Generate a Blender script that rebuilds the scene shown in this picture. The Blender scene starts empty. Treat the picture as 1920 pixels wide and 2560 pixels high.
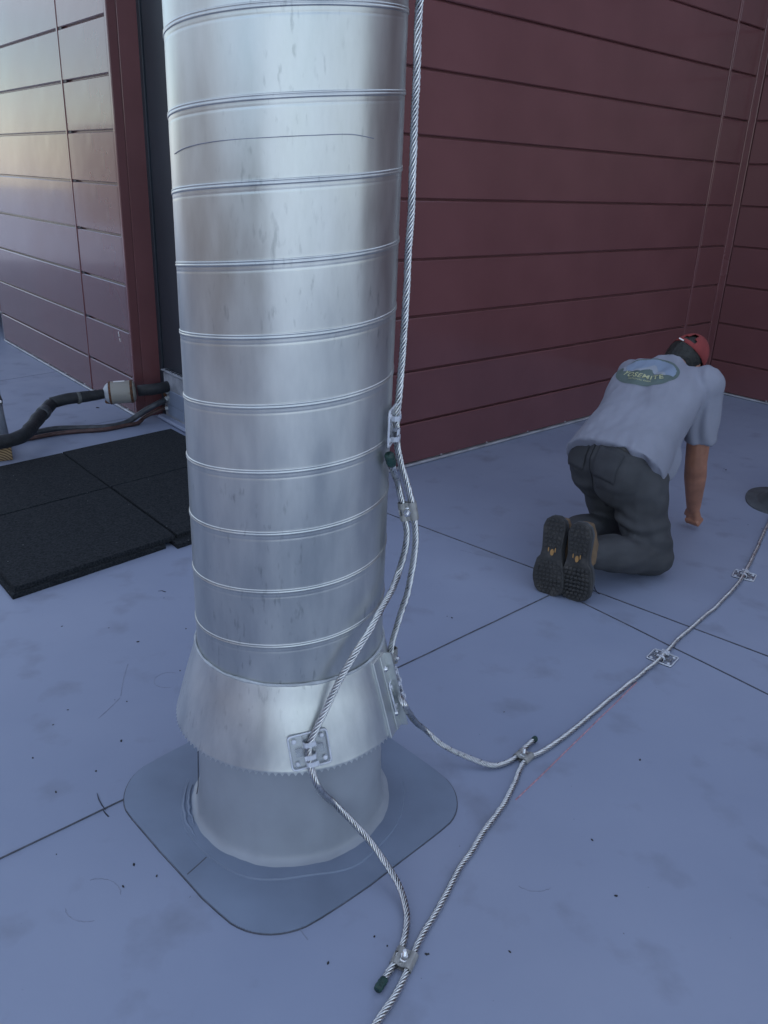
import bpy, bmesh, math, random
import numpy as np
from math import sin, cos, pi, radians, sqrt, atan2
from mathutils import Vector as V, Matrix, noise
from mathutils.bvhtree import BVHTree

random.seed(7)
scene = bpy.context.scene
C = scene.collection

# ------------------------------------------------------------------ camera
FPX, PITCH, ROLL, CAMH = 2050.0, radians(22.1), radians(2.35), 1.57
_R0 = V((1, 0, 0)); _U0 = V((0, sin(PITCH), cos(PITCH))); FW = V((0, cos(PITCH), -sin(PITCH)))
CR = _R0 * cos(ROLL) + _U0 * sin(ROLL); CU = _U0 * cos(ROLL) - _R0 * sin(ROLL)
CAM = V((0, 0, CAMH))
cd = bpy.data.cameras.new('camera'); cam = bpy.data.objects.new('camera', cd); C.objects.link(cam)
cam.matrix_world = Matrix(((CR.x, CU.x, -FW.x, 0), (CR.y, CU.y, -FW.y, 0), (CR.z, CU.z, -FW.z, CAMH), (0, 0, 0, 1)))
cd.sensor_fit = 'VERTICAL'; cd.sensor_height = 36.0; cd.lens = FPX / 2560 * 36.0
cd.clip_start = 0.02; cd.clip_end = 500
scene.camera = cam

# ------------------------------------------------------------------ sky, sun, exposure
SUN_EL, SUN_AZ = radians(28), radians(13)
world = bpy.data.worlds.new('World'); scene.world = world; world.use_nodes = True
wn, wl = world.node_tree.nodes, world.node_tree.links
wn.clear()
sky = wn.new('ShaderNodeTexSky'); sky.sky_type = 'NISHITA'; sky.sun_disc = False
sky.sun_elevation = SUN_EL; sky.sun_rotation = SUN_AZ
sky.air_density = 1.0; sky.dust_density = 0.25; sky.ozone_density = 1.2; sky.altitude = 100
tc = wn.new('ShaderNodeTexCoord')
mp = wn.new('ShaderNodeMapping'); mp.inputs['Scale'].default_value = (1.3, 1.3, 4.2); mp.inputs['Location'].default_value = (0.4, 0.2, 0.1)
cn = wn.new('ShaderNodeTexNoise'); cn.inputs['Scale'].default_value = 2.2; cn.inputs['Detail'].default_value = 6
cr = wn.new('ShaderNodeValToRGB'); cr.color_ramp.elements[0].position = 0.40; cr.color_ramp.elements[1].position = 0.68
cm = wn.new('ShaderNodeMath'); cm.operation = 'MULTIPLY'; cm.inputs[1].default_value = 0.75
mx = wn.new('ShaderNodeMix'); mx.data_type = 'RGBA'
mx.inputs['B'].default_value = (6.6, 6.9, 7.6, 1)
bg = wn.new('ShaderNodeBackground'); bg.inputs['Strength'].default_value = 0.10
wo = wn.new('ShaderNodeOutputWorld')
wl.new(tc.outputs['Generated'], mp.inputs['Vector']); wl.new(mp.outputs['Vector'], cn.inputs['Vector'])
wl.new(cn.outputs['Fac'], cr.inputs['Fac']); wl.new(cr.outputs['Color'], cm.inputs[0])
wl.new(cm.outputs['Value'], mx.inputs['Factor']); wl.new(sky.outputs['Color'], mx.inputs['A'])
wl.new(mx.outputs['Result'], bg.inputs['Color']); wl.new(bg.outputs['Background'], wo.inputs['Surface'])

sd = bpy.data.lights.new('sun', 'SUN'); sd.energy = 4.0; sd.angle = radians(0.5); sd.color = (1, 0.95, 0.87)
sun = bpy.data.objects.new('sun', sd); C.objects.link(sun)
sdir = V((sin(SUN_AZ) * cos(SUN_EL), cos(SUN_AZ) * cos(SUN_EL), sin(SUN_EL)))
sun.rotation_euler = sdir.to_track_quat('Z', 'Y').to_euler(); sun.location = sdir * 30

scene.view_settings.view_transform = 'Standard'; scene.view_settings.look = 'None'
scene.view_settings.exposure = 1.38; scene.view_settings.gamma = 1.0; scene.view_settings.use_curve_mapping = False

# ------------------------------------------------------------------ pixel helpers (photo 1920 x 2560)
def ray(x, y): return (FW + CR * ((x - 960) / FPX) + CU * ((1280 - y) / FPX)).normalized()
def gz(x, y, z=0.0):
    d = ray(x, y); return CAM + d * ((z - CAMH) / d.z)
def atY(x, y, Y):
    d = ray(x, y); return CAM + d * (Y / d.y)
AX = V((-0.2214, 1.7863, 0)); RP = 0.229
def side(x, y, r):
    """first point of a pixel's line of sight on an upright cylinder round the duct axis (or its closest approach)"""
    d = ray(x, y); h = sqrt(d.x * d.x + d.y * d.y); ux, uy = d.x / h, d.y / h
    t0 = AX.x * ux + AX.y * uy
    pp = (AX.x - ux * t0) ** 2 + (AX.y - uy * t0) ** 2
    t = t0 - (sqrt(r * r - pp) if pp < r * r else 0)
    return CAM + d * (t / h)
CZ0, CZ1, CR0_, CR1_ = 0.312, 0.505, 0.288, 0.233
def cone_r(z): 
    f = min(1, max(0, (z - CZ0) / (CZ1 - CZ0))); return CR0_ + (CR1_ - CR0_) * f
def oncone(x, y, e=0.0):
    r = 0.27
    for _ in range(12): p = side(x, y, r + e); r = cone_r(p.z)
    return p
FRONT = atan2(-AX.y, -AX.x)          # angle from duct axis toward the viewer

# ------------------------------------------------------------------ object helpers
def tag(o, label=None, cat=None, group=None, kind=None):
    if label: o['label'] = label
    if cat: o['category'] = cat
    if group: o['group'] = group
    if kind: o['kind'] = kind
    return o
def empty(name, loc, label=None, cat=None, group=None, kind=None):
    o = bpy.data.objects.new(name, None); o.empty_display_size = 0.05; C.objects.link(o); o.location = loc
    return tag(o, label, cat, group, kind)
def setparent(o, p):
    o.parent = p
    m = Matrix.Identity(4); q = p
    chain = []
    while q: chain.append(q); q = q.parent
    for q in reversed(chain): m = m @ q.matrix_parent_inverse @ q.matrix_basis if q.parent else q.matrix_basis.copy()
    o.matrix_parent_inverse = m.inverted()
def mk(name, verts, faces, mat, parent=None, smooth=False, loc=None):
    me = bpy.data.meshes.new(name); me.from_pydata([tuple(v) for v in verts], [], faces)
    bm = bmesh.new(); bm.from_mesh(me); bmesh.ops.recalc_face_normals(bm, faces=bm.faces); bm.to_mesh(me); bm.free()
    return mko(name, me, mat, parent, smooth)
def mko(name, me, mat, parent=None, smooth=False):
    if smooth: me.polygons.foreach_set('use_smooth', [True] * len(me.polygons))
    if mat:
        me.materials.clear(); me.materials.append(mat)
    o = bpy.data.objects.new(name, me); C.objects.link(o)
    if parent: setparent(o, parent)
    return o
def frame(o, x, z):
    """4x4 with local z along z, x near x"""
    z = z.normalized(); y = z.cross(x).normalized(); x = y.cross(z)
    return Matrix(((x.x, y.x, z.x, o.x), (x.y, y.y, z.y, o.y), (x.z, y.z, z.z, o.z), (0, 0, 0, 1)))

class MB:
    def __init__(s): s.v = []; s.f = []
    def add(s, vs, fs):
        n = len(s.v); s.v += [V(v) for v in vs]; s.f += [tuple(i + n for i in f) for f in fs]; return s
    def box(s, lo, hi, m=None):
        x0, y0, z0 = lo; x1, y1, z1 = hi
        vs = [V(p) for p in ((x0,y0,z0),(x1,y0,z0),(x1,y1,z0),(x0,y1,z0),(x0,y0,z1),(x1,y0,z1),(x1,y1,z1),(x0,y1,z1))]
        if m: vs = [m @ v for v in vs]
        return s.add(vs, [(0,3,2,1),(4,5,6,7),(0,1,5,4),(1,2,6,5),(2,3,7,6),(3,0,4,7)])
    def bbox(s, lo, hi, b, m=None):
        """box with every edge chamfered by b"""
        bm = bmesh.new(); t = MB().box(lo, hi)
        vs = [bm.verts.new(v) for v in t.v]
        for f in t.f: bm.faces.new([vs[i] for i in f])
        bmesh.ops.bevel(bm, geom=list(bm.edges), offset=b, segments=1, affect='EDGES')
        bm.verts.ensure_lookup_table(); bm.verts.index_update()
        vv = [v.co.copy() for v in bm.verts]
        if m: vv = [m @ v for v in vv]
        ff = [tuple(v.index for v in f.verts) for f in bm.faces]; bm.free()
        return s.add(vv, ff)
    def prism(s, pts, z0, z1, m=None, taper=1.0):
        n = len(pts); cx = sum(p[0] for p in pts) / n; cy = sum(p[1] for p in pts) / n
        vs = [V((p[0], p[1], z0)) for p in pts] + [V((cx + (p[0]-cx)*taper, cy + (p[1]-cy)*taper, z1)) for p in pts]
        if m: vs = [m @ v for v in vs]
        return s.add(vs, [tuple(range(n))[::-1], tuple(range(n, 2*n))] + [(i, (i+1) % n, n+(i+1) % n, n+i) for i in range(n)])
    def cyl(s, p, q, r, r2=None, n=16, caps=True):
        return s.tube([p, q], [r, r if r2 is None else r2], n, caps)
    def tube(s, pts, rad, n=12, caps=True, closed=False, jitter=0.0):
        pts = [V(p) for p in pts]; L = len(pts)
        if not hasattr(rad, '__len__'): rad = [rad] * L
        up = None; vs = []
        for i in range(L):
            if closed: t = (pts[(i+1) % L] - pts[i-1]).normalized()
            else: t = (pts[min(i+1, L-1)] - pts[max(i-1, 0)]).normalized()
            if up is None: up = V((0,0,1)) if abs(t.z) < 0.9 else V((1,0,0))
            a = up - t * up.dot(t); a.normalize(); up = a; b = t.cross(a)
            for k in range(n):
                an = 2*pi*k/n; r = rad[i] * (1 + (random.uniform(-jitter, jitter) if jitter else 0))
                vs.append(pts[i] + a*cos(an)*r + b*sin(an)*r)
        fs = []
        for i in range(L if closed else L-1):
            j = (i+1) % L
            for k in range(n): fs.append((i*n+k, i*n+(k+1) % n, j*n+(k+1) % n, j*n+k))
        if caps and not closed: fs += [tuple(range(n))[::-1], tuple(range((L-1)*n, L*n))]
        return s.add(vs, fs)
    def lathe(s, prof, n=64, o=V((0,0,0)), closed=False):
        L = len(prof); vs = []
        for k in range(n):
            a = 2*pi*k/n
            for r, z in prof: vs.append(o + V((r*cos(a), r*sin(a), z)))
        fs = []
        for k in range(n):
            k2 = (k+1) % n
            for i in range(L if closed else L-1):
                j = (i+1) % L; fs.append((k*L+i, k2*L+i, k2*L+j, k*L+j))
        return s.add(vs, fs)
    def caps(s, p, q, r1, r2, n=14, m=5):
        """tapered capsule"""
        p, q = V(p), V(q); t = (q-p); l = t.length; t = t/l if l > 1e-6 else V((0,0,1))
        a = t.cross(V((0,0,1)) if abs(t.z) < .9 else V((1,0,0))).normalized(); b = t.cross(a)
        rings = []
        for i in range(1, m+1): an = -pi/2 + (pi/2)*i/m; rings.append((p + t*sin(an)*r1, cos(an)*r1))
        for i in range(0, m): an = (pi/2)*i/m; rings.append((q + t*sin(an)*r2, cos(an)*r2))
        vs = [p - t*r1]
        for c, r in rings:
            for k in range(n): vs.append(c + a*cos(2*pi*k/n)*r + b*sin(2*pi*k/n)*r)
        vs.append(q + t*r2); R = len(rings); fs = []
        for k in range(n): fs.append((0, 1+(k+1) % n, 1+k))
        for i in range(R-1):
            for k in range(n): fs.append((1+i*n+k, 1+i*n+(k+1) % n, 1+(i+1)*n+(k+1) % n, 1+(i+1)*n+k))
        e = len(vs)-1
        for k in range(n): fs.append((1+(R-1)*n+k, 1+(R-1)*n+(k+1) % n, e))
        return s.add(vs, fs)
    def chain(s, pts, rs, **k):
        for i in range(len(pts)-1): s.caps(pts[i], pts[i+1], rs[i], rs[i+1], **k)
        return s
    def ell(s, c, m3, n=20, m=12):
        """ellipsoid: c centre, m3 list of three half axis vectors"""
        vs = []; fs = []
        A, B, D = [V(x) for x in m3]
        vs.append(c - D)
        for i in range(1, m):
            th = -pi/2 + pi*i/m
            for k in range(n): vs.append(c + (A*cos(2*pi*k/n) + B*sin(2*pi*k/n))*cos(th) + D*sin(th))
        vs.append(c + D)
        for k in range(n): fs.append((0, 1+(k+1) % n, 1+k))
        for i in range(m-2):
            for k in range(n): fs.append((1+i*n+k, 1+i*n+(k+1) % n, 1+(i+1)*n+(k+1) % n, 1+(i+1)*n+k))
        e = len(vs)-1
        for k in range(n): fs.append((1+(m-2)*n+k, 1+(m-2)*n+(k+1) % n, e))
        return s.add(vs, fs)
    def loft(s, rings):
        n = len(rings[0]); L = len(rings); vs = [p for r in rings for p in r]
        fs = [(i*n+k, i*n+(k+1) % n, (i+1)*n+(k+1) % n, (i+1)*n+k) for i in range(L-1) for k in range(n)]
        return s.add(vs, fs + [tuple(range(n))[::-1], tuple(range((L-1)*n, L*n))])
    def ob(s, name, mat, parent=None, smooth=False): return mk(name, s.v, s.f, mat, parent, smooth)

def smooth_angle(o, deg=35):
    me = o.data
    me.polygons.foreach_set('use_smooth', [True]*len(me.polygons))
    bm = bmesh.new(); bm.from_mesh(me)
    for e in bm.edges: e.smooth = not (len(e.link_faces) == 2 and e.calc_face_angle(0) > radians(deg))
    bm.to_mesh(me); bm.free(); return o
def catmull(pts, step=0.02):
    pts = [V(p) for p in pts]; P = [pts[0]*2 - pts[1]] + pts + [pts[-1]*2 - pts[-2]]; out = []
    for i in range(1, len(P)-2):
        a, b, c, d = P[i-1:i+3]
        t0 = 0; t1 = t0 + max(1e-4, (b-a).length)**.5; t2 = t1 + max(1e-4, (c-b).length)**.5; t3 = t2 + max(1e-4, (d-c).length)**.5
        n = max(2, int((c-b).length/step))
        for k in range(n):
            t = t1 + (t2-t1)*k/n
            A1 = a*((t1-t)/(t1-t0)) + b*((t-t0)/(t1-t0)); A2 = b*((t2-t)/(t2-t1)) + c*((t-t1)/(t2-t1)); A3 = c*((t3-t)/(t3-t2)) + d*((t-t2)/(t3-t2))
            B1 = A1*((t2-t)/(t2-t0)) + A2*((t-t0)/(t2-t0)); B2 = A2*((t3-t)/(t3-t1)) + A3*((t-t1)/(t3-t1))
            out.append(B1*((t2-t)/(t2-t1)) + B2*((t-t1)/(t2-t1)))
    return out + [pts[-1]]
def remesh(mb, voxel, smooth_it=4, disp=None):
    me = bpy.data.meshes.new('tmp'); me.from_pydata([tuple(v) for v in mb.v], [], mb.f)
    bm = bmesh.new(); bm.from_mesh(me); bmesh.ops.recalc_face_normals(bm, faces=bm.faces); bm.to_mesh(me); bm.free()
    o = bpy.data.objects.new('tmp', me); C.objects.link(o)
    m = o.modifiers.new('r', 'REMESH'); m.mode = 'VOXEL'; m.voxel_size = voxel
    s = o.modifiers.new('s', 'SMOOTH'); s.iterations = smooth_it; s.factor = .5
    dg = bpy.context.evaluated_depsgraph_get(); r = bpy.data.meshes.new_from_object(o.evaluated_get(dg))
    bpy.data.objects.remove(o); bpy.data.meshes.remove(me)
    if disp:
        n = len(r.vertices); co = np.empty(n*3, 'f'); no = np.empty(n*3, 'f')
        r.vertices.foreach_get('co', co); r.vertex_normals.foreach_get('vector', no)
        co = co.reshape(-1, 3); no = no.reshape(-1, 3)
        for i in range(n): co[i] += no[i]*disp(V(co[i].tolist()), V(no[i].tolist()))
        r.vertices.foreach_set('co', co.ravel()); r.update()
    return r

# ------------------------------------------------------------------ materials
def nodes(name):
    m = bpy.data.materials.new(name); m.use_nodes = True
    nt = m.node_tree; b = nt.nodes['Principled BSDF']; return m, nt, b
def mat(name, col, rough=.5, metal=0., var=.12, vs=6., bump=0., bs=80., coat=0., spec=.5, rvar=0., stretch=(1,1,1), detail=5, col2=None, lo=.35, hi=.65, bdist=.01):
    m, nt, b = nodes(name); N, L = nt.nodes, nt.links
    t = N.new('ShaderNodeTexCoord'); mp = N.new('ShaderNodeMapping'); mp.inputs['Scale'].default_value = stretch
    L.new(t.outputs['Object'], mp.inputs['Vector'])
    n1 = N.new('ShaderNodeTexNoise'); n1.inputs['Scale'].default_value = vs; n1.inputs['Detail'].default_value = detail
    L.new(mp.outputs['Vector'], n1.inputs['Vector'])
    r = N.new('ShaderNodeValToRGB'); e = r.color_ramp.elements; e[0].position = lo; e[1].position = hi
    c2 = col2 or tuple(min(1, c*(1+var)) for c in col); c1 = col if col2 else tuple(c*(1-var) for c in col)
    e[0].color = (*c1, 1); e[1].color = (*c2, 1)
    L.new(n1.outputs['Fac'], r.inputs['Fac']); L.new(r.outputs['Color'], b.inputs['Base Color'])
    b.inputs['Metallic'].default_value = metal; b.inputs['Roughness'].default_value = rough
    b.inputs['Coat Weight'].default_value = coat; b.inputs['Coat Roughness'].default_value = .08
    b.inputs['Specular IOR Level'].default_value = spec
    if rvar:
        mr = N.new('ShaderNodeMapRange'); mr.inputs['To Min'].default_value = rough-rvar; mr.inputs['To Max'].default_value = rough+rvar
        mr.inputs['From Min'].default_value = .3; mr.inputs['From Max'].default_value = .7
        L.new(n1.outputs['Fac'], mr.inputs['Value']); L.new(mr.outputs['Result'], b.inputs['Roughness'])
    if bump:
        n2 = N.new('ShaderNodeTexNoise'); n2.inputs['Scale'].default_value = bs; n2.inputs['Detail'].default_value = 3
        L.new(t.outputs['Object'], n2.inputs['Vector'])
        bp = N.new('ShaderNodeBump'); bp.inputs['Strength'].default_value = bump; bp.inputs['Distance'].default_value = bdist
        L.new(n2.outputs['Fac'], bp.inputs['Height']); L.new(bp.outputs['Normal'], b.inputs['Normal'])
    m['b'] = 1
    return m

def membrane_mat():
    m, nt, b = nodes('membrane'); N, L = nt.nodes, nt.links
    t = N.new('ShaderNodeTexCoord')
    def noi(s, d, off=0):
        n = N.new('ShaderNodeTexNoise'); n.inputs['Scale'].default_value = s; n.inputs['Detail'].default_value = d
        mp = N.new('ShaderNodeMapping'); mp.inputs['Location'].default_value = (off, off*.7, 0); L.new(t.outputs['Object'], mp.inputs['Vector'])
        L.new(mp.outputs['Vector'], n.inputs['Vector']); return n
    big = noi(.9, 6); r1 = N.new('ShaderNodeValToRGB'); r1.color_ramp.elements[0].position = .3; r1.color_ramp.elements[1].position = .7
    r1.color_ramp.elements[0].color = (.212, .248, .352, 1); r1.color_ramp.elements[1].color = (.278, .314, .422, 1)
    L.new(big.outputs['Fac'], r1.inputs['Fac'])
    dirt = noi(5.5, 9, 3.1); r2 = N.new('ShaderNodeValToRGB'); r2.color_ramp.elements[0].position = .57; r2.color_ramp.elements[1].position = .80
    L.new(dirt.outputs['Fac'], r2.inputs['Fac'])
    mx = N.new('ShaderNodeMix'); mx.data_type = 'RGBA'; mx.inputs['B'].default_value = (.16, .175, .225, 1)
    k = N.new('ShaderNodeMath'); k.operation = 'MULTIPLY'; k.inputs[1].default_value = .75
    L.new(r2.outputs['Color'], k.inputs[0]); L.new(k.outputs['Value'], mx.inputs['Factor']); L.new(r1.outputs['Color'], mx.inputs['A'])
    spk = noi(95, 2, 7); r3 = N.new('ShaderNodeValToRGB'); r3.color_ramp.elements[0].position = .76; r3.color_ramp.elements[1].position = .80
    L.new(spk.outputs['Fac'], r3.inputs['Fac'])
    mx2 = N.new('ShaderNodeMix'); mx2.data_type = 'RGBA'; mx2.inputs['B'].default_value = (.10, .11, .14, 1)
    L.new(r3.outputs['Color'], mx2.inputs['Factor']); L.new(mx.outputs['Result'], mx2.inputs['A'])
    L.new(mx2.outputs['Result'], b.inputs['Base Color'])
    mr = N.new('ShaderNodeMapRange'); mr.inputs['To Min'].default_value = .42; mr.inputs['To Max'].default_value = .62
    L.new(dirt.outputs['Fac'], mr.inputs['Value']); L.new(mr.outputs['Result'], b.inputs['Roughness'])
    bn = noi(3.0, 3, 1); bf = noi(260, 2); ad = N.new('ShaderNodeMath'); ad.operation = 'MULTIPLY_ADD'; ad.inputs[1].default_value = .04
    L.new(bf.outputs['Fac'], ad.inputs[0]); L.new(bn.outputs['Fac'], ad.inputs[2])
    bp = N.new('ShaderNodeBump'); bp.inputs['Strength'].default_value = .25; bp.inputs['Distance'].default_value = .02
    L.new(ad.outputs['Value'], bp.inputs['Height']); L.new(bp.outputs['Normal'], b.inputs['Normal'])
    return m
def zinc_mat(name='zinc', dark=1.0):
    m, nt, b = nodes(name); N, L = nt.nodes, nt.links
    t = N.new('ShaderNodeTexCoord')
    mp = N.new('ShaderNodeMapping'); mp.inputs['Scale'].default_value = (1, 1, .28); L.new(t.outputs['Object'], mp.inputs['Vector'])
    st = N.new('ShaderNodeTexNoise'); st.inputs['Scale'].default_value = 11; st.inputs['Detail'].default_value = 8; st.inputs['Roughness'].default_value = .62
    L.new(mp.outputs['Vector'], st.inputs['Vector'])
    r = N.new('ShaderNodeValToRGB'); e = r.color_ramp.elements; e[0].position = .33; e[1].position = .68
    e[0].color = (.45*dark, .475*dark, .475*dark, 1); e[1].color = (.62*dark, .64*dark, .63*dark, 1); L.new(st.outputs['Fac'], r.inputs['Fac'])
    sp = N.new('ShaderNodeTexNoise'); sp.inputs['Scale'].default_value = 85; sp.inputs['Detail'].default_value = 4; L.new(mp.outputs['Vector'], sp.inputs['Vector'])
    rs = N.new('ShaderNodeValToRGB'); rs.color_ramp.elements[0].position = .60; rs.color_ramp.elements[1].position = .74; L.new(sp.outputs['Fac'], rs.inputs['Fac'])
    lm = N.new('ShaderNodeTexNoise'); lm.inputs['Scale'].default_value = 3.5; lm.inputs['Detail'].default_value = 2; L.new(t.outputs['Object'], lm.inputs['Vector'])
    rl = N.new('ShaderNodeValToRGB'); rl.color_ramp.elements[0].position = .45; rl.color_ramp.elements[1].position = .6; L.new(lm.outputs['Fac'], rl.inputs['Fac'])
    k = N.new('ShaderNodeMath'); k.operation = 'MULTIPLY'; L.new(rs.outputs['Color'], k.inputs[0]); L.new(rl.outputs['Color'], k.inputs[1])
    k2 = N.new('ShaderNodeMath'); k2.operation = 'MULTIPLY'; k2.inputs[1].default_value = .55; L.new(k.outputs['Value'], k2.inputs[0])
    mx = N.new('ShaderNodeMix'); mx.data_type = 'RGBA'; mx.inputs['B'].default_value = (.24*dark, .26*dark, .265*dark, 1)
    L.new(k2.outputs['Value'], mx.inputs['Factor']); L.new(r.outputs['Color'], mx.inputs['A']); L.new(mx.outputs['Result'], b.inputs['Base Color'])
    mr = N.new('ShaderNodeMapRange'); mr.inputs['From Min'].default_value = .3; mr.inputs['From Max'].default_value = .7
    mr.inputs['To Min'].default_value = .32; mr.inputs['To Max'].default_value = .46
    L.new(st.outputs['Fac'], mr.inputs['Value']); L.new(mr.outputs['Result'], b.inputs['Roughness'])
    b.inputs['Metallic'].default_value = .92
    bn = N.new('ShaderNodeTexNoise'); bn.inputs['Scale'].default_value = 7; bn.inputs['Detail'].default_value = 2; L.new(mp.outputs['Vector'], bn.inputs['Vector'])
    bp = N.new('ShaderNodeBump'); bp.inputs['Strength'].default_value = .10; bp.inputs['Distance'].default_value = .02
    L.new(bn.outputs['Fac'], bp.inputs['Height']); L.new(bp.outputs['Normal'], b.inputs['Normal'])
    return m
def rubber_mat():
    m, nt, b = nodes('crumb_rubber'); N, L = nt.nodes, nt.links
    t = N.new('ShaderNodeTexCoord')
    n = N.new('ShaderNodeTexNoise'); n.inputs['Scale'].default_value = 120; n.inputs['Detail'].default_value = 4; L.new(t.outputs['Object'], n.inputs['Vector'])
    r = N.new('ShaderNodeValToRGB'); r.color_ramp.elements[0].position = .35; r.color_ramp.elements[1].position = .7
    r.color_ramp.elements[0].color = (.006, .008, .011, 1); r.color_ramp.elements[1].color = (.028, .032, .037, 1); L.new(n.outputs['Fac'], r.inputs['Fac'])
    v = N.new('ShaderNodeTexVoronoi'); v.inputs['Scale'].default_value = 24; L.new(t.outputs['Object'], v.inputs['Vector'])
    rv = N.new('ShaderNodeValToRGB'); rv.color_ramp.elements[0].position = .035; rv.color_ramp.elements[1].position = .055
    rv.color_ramp.elements[0].color = (1,1,1,1); rv.color_ramp.elements[1].color = (0,0,0,1); L.new(v.outputs['Distance'], rv.inputs['Fac'])
    sx = N.new('ShaderNodeSeparateColor'); L.new(v.outputs['Color'], sx.inputs['Color'])
    g = N.new('ShaderNodeMath'); g.operation = 'GREATER_THAN'; g.inputs[1].default_value = .70; L.new(sx.outputs['Red'], g.inputs[0])
    k = N.new('ShaderNodeMath'); k.operation = 'MULTIPLY'; L.new(rv.outputs['Color'], k.inputs[0]); L.new(g.outputs['Value'], k.inputs[1])
    mx = N.new('ShaderNodeMix'); mx.data_type = 'RGBA'; mx.inputs['B'].default_value = (.30, .31, .32, 1)
    L.new(k.outputs['Value'], mx.inputs['Factor']); L.new(r.outputs['Color'], mx.inputs['A']); L.new(mx.outputs['Result'], b.inputs['Base Color'])
    b.inputs['Roughness'].default_value = .85; b.inputs['Specular IOR Level'].default_value = .2
    bp = N.new('ShaderNodeBump'); bp.inputs['Strength'].default_value = .7; bp.inputs['Distance'].default_value = .004
    L.new(n.outputs['Fac'], bp.inputs['Height']); L.new(bp.outputs['Normal'], b.inputs['Normal'])
    return m
def wood_mat():
    m, nt, b = nodes('sawn_wood'); N, L = nt.nodes, nt.links
    t = N.new('ShaderNodeTexCoord'); mp = N.new('ShaderNodeMapping'); mp.inputs['Location'].default_value = (.02, 0, .075); L.new(t.outputs['Object'], mp.inputs['Vector'])
    w = N.new('ShaderNodeTexWave'); w.wave_type = 'RINGS'; w.rings_direction = 'Y'; w.inputs['Scale'].default_value = 22; w.inputs['Distortion'].default_value = 1.2; w.inputs['Detail'].default_value = 2
    L.new(mp.outputs['Vector'], w.inputs['Vector'])
    r = N.new('ShaderNodeValToRGB'); r.color_ramp.elements[0].position = .15; r.color_ramp.elements[1].position = .6
    r.color_ramp.elements[0].color = (.10, .055, .025, 1); r.color_ramp.elements[1].color = (.42, .29, .15, 1)
    L.new(w.outputs['Fac'], r.inputs['Fac']); L.new(r.outputs['Color'], b.inputs['Base Color']); b.inputs['Roughness'].default_value = .8
    return m

M_MEM = membrane_mat(); M_ZINC = zinc_mat(); M_ZINC2 = zinc_mat('zinc_sky_sheen', 1.18); M_RUB = rubber_mat(); M_WOOD = wood_mat()  # second zinc: colour lightened for the sky reflected by the sloping collar
M_PATCH = mat('flashing_membrane', (.172, .212, .290), .5, var=.14, vs=4, bump=.15, bs=6, bdist=.02, rvar=.08)
M_BOOT = mat('boot_membrane', (.285, .312, .358), .42, var=.10, vs=5, bump=.12, bs=5, bdist=.02)
M_MAROON = mat('maroon_painted_steel', (.150, .060, .064), .24, var=.10, vs=1.8, bump=.14, bs=1.5, bdist=.05, coat=.45, spec=.42, rvar=.04)
M_MAROON_D = mat('maroon_trim', (.13, .048, .052), .30, var=.05, vs=2, coat=.35)
M_SLATE = mat('dark_slate_panel', (.022, .028, .038), .45, var=.12, vs=2)
M_BASE = mat('base_flashing_metal', (.50, .51, .54), .4, metal=.4, var=.2, vs=9)
M_BEAD = mat('seam_sealant', (.075, .08, .10), .6, var=.4, vs=30, lo=.3, hi=.7)
M_CAULK = mat('grey_caulk', (.40, .43, .46), .5, var=.15, vs=40, bump=.4, bs=120)
M_ALU = mat('aluminium_strand', (.66, .665, .67), .30, metal=1, var=.12, vs=60, rvar=.06)
M_ALUD = mat('core_gap_shade', (.012, .012, .014), .8)  # near-black colour puts the shade between strands into the core
M_TAPE = mat('green_tape', (.012, .045, .038), .42, var=.4, vs=60, bump=.5, bs=150)
M_CLAMP = mat('cast_zinc', (.34, .34, .33), .5, metal=.55, var=.15, vs=60, bump=.2, bs=200, bdist=.002)
M_BOLT = mat('bolt_steel', (.66, .67, .69), .25, metal=1, var=.1, vs=60)
M_GREYM = mat('weathered_grey_membrane', (.25, .27, .31), .6, var=.25, vs=12, bump=.5, bs=25, bdist=.01)
M_INS = mat('black_pipe_insulation', (.012, .014, .018), .65, var=.4, vs=25, bump=.5, bs=60, bdist=.006)
M_HOSE = mat('grey_hose', (.045, .05, .06), .5, var=.3, vs=30)
M_HOSER = mat('copper_line', (.075, .038, .034), .5, var=.3, vs=30)
M_DRIER = mat('drier_shell', (.27, .26, .235), .5, var=.15, vs=14, col2=(.17, .085, .045), lo=.60, hi=.72, bump=.2, bs=60)
M_DRIERC = mat('drier_cap', (.38, .41, .45), .5, var=.2, vs=20)
M_RUST = mat('rust', (.10, .042, .018), .8, var=.5, vs=60, bump=.6, bs=120)
M_WHITE = mat('white_label', (.75, .75, .76), .5, var=.05)
M_PVC = mat('grey_tube', (.20, .22, .26), .5, var=.2, vs=14)
M_TAPEG = mat('olive_cloth_tape', (.10, .105, .105), .7, var=.3, vs=40, bump=.4, bs=90)
M_CHALK = mat('pink_chalk', (.42, .23, .27), .9, var=.25, vs=60)
M_INK = mat('marker_ink', (.012, .014, .03), .5, var=.2)
M_SCUFF = mat('scuff', (.20, .22, .29), .6, var=.2, vs=40)
M_DEBRIS = mat('debris', (.03, .03, .032), .8, var=.5, vs=60)
M_DARKFL = mat('dark_rubber_flashing', (.085, .095, .105), .6, var=.3, vs=8, bump=.3, bs=30)
M_SKIN = mat('skin', (.30, .135, .085), .5, var=.18, vs=14, bump=.12, bs=90, bdist=.004)
M_SHIRT = mat('grey_cotton', (.225, .235, .29), .85, var=.07, vs=6, bump=.25, bs=350, bdist=.002)
M_TROU = mat('charcoal_twill', (.042, .044, .050), .8, var=.2, vs=7, bump=.3, bs=300, bdist=.002)
M_SOLE = mat('boot_sole', (.030, .030, .031), .75, var=.35, vs=25, bump=.5, bs=80, bdist=.004, col2=(.085, .08, .075), lo=.5, hi=.85)
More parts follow.
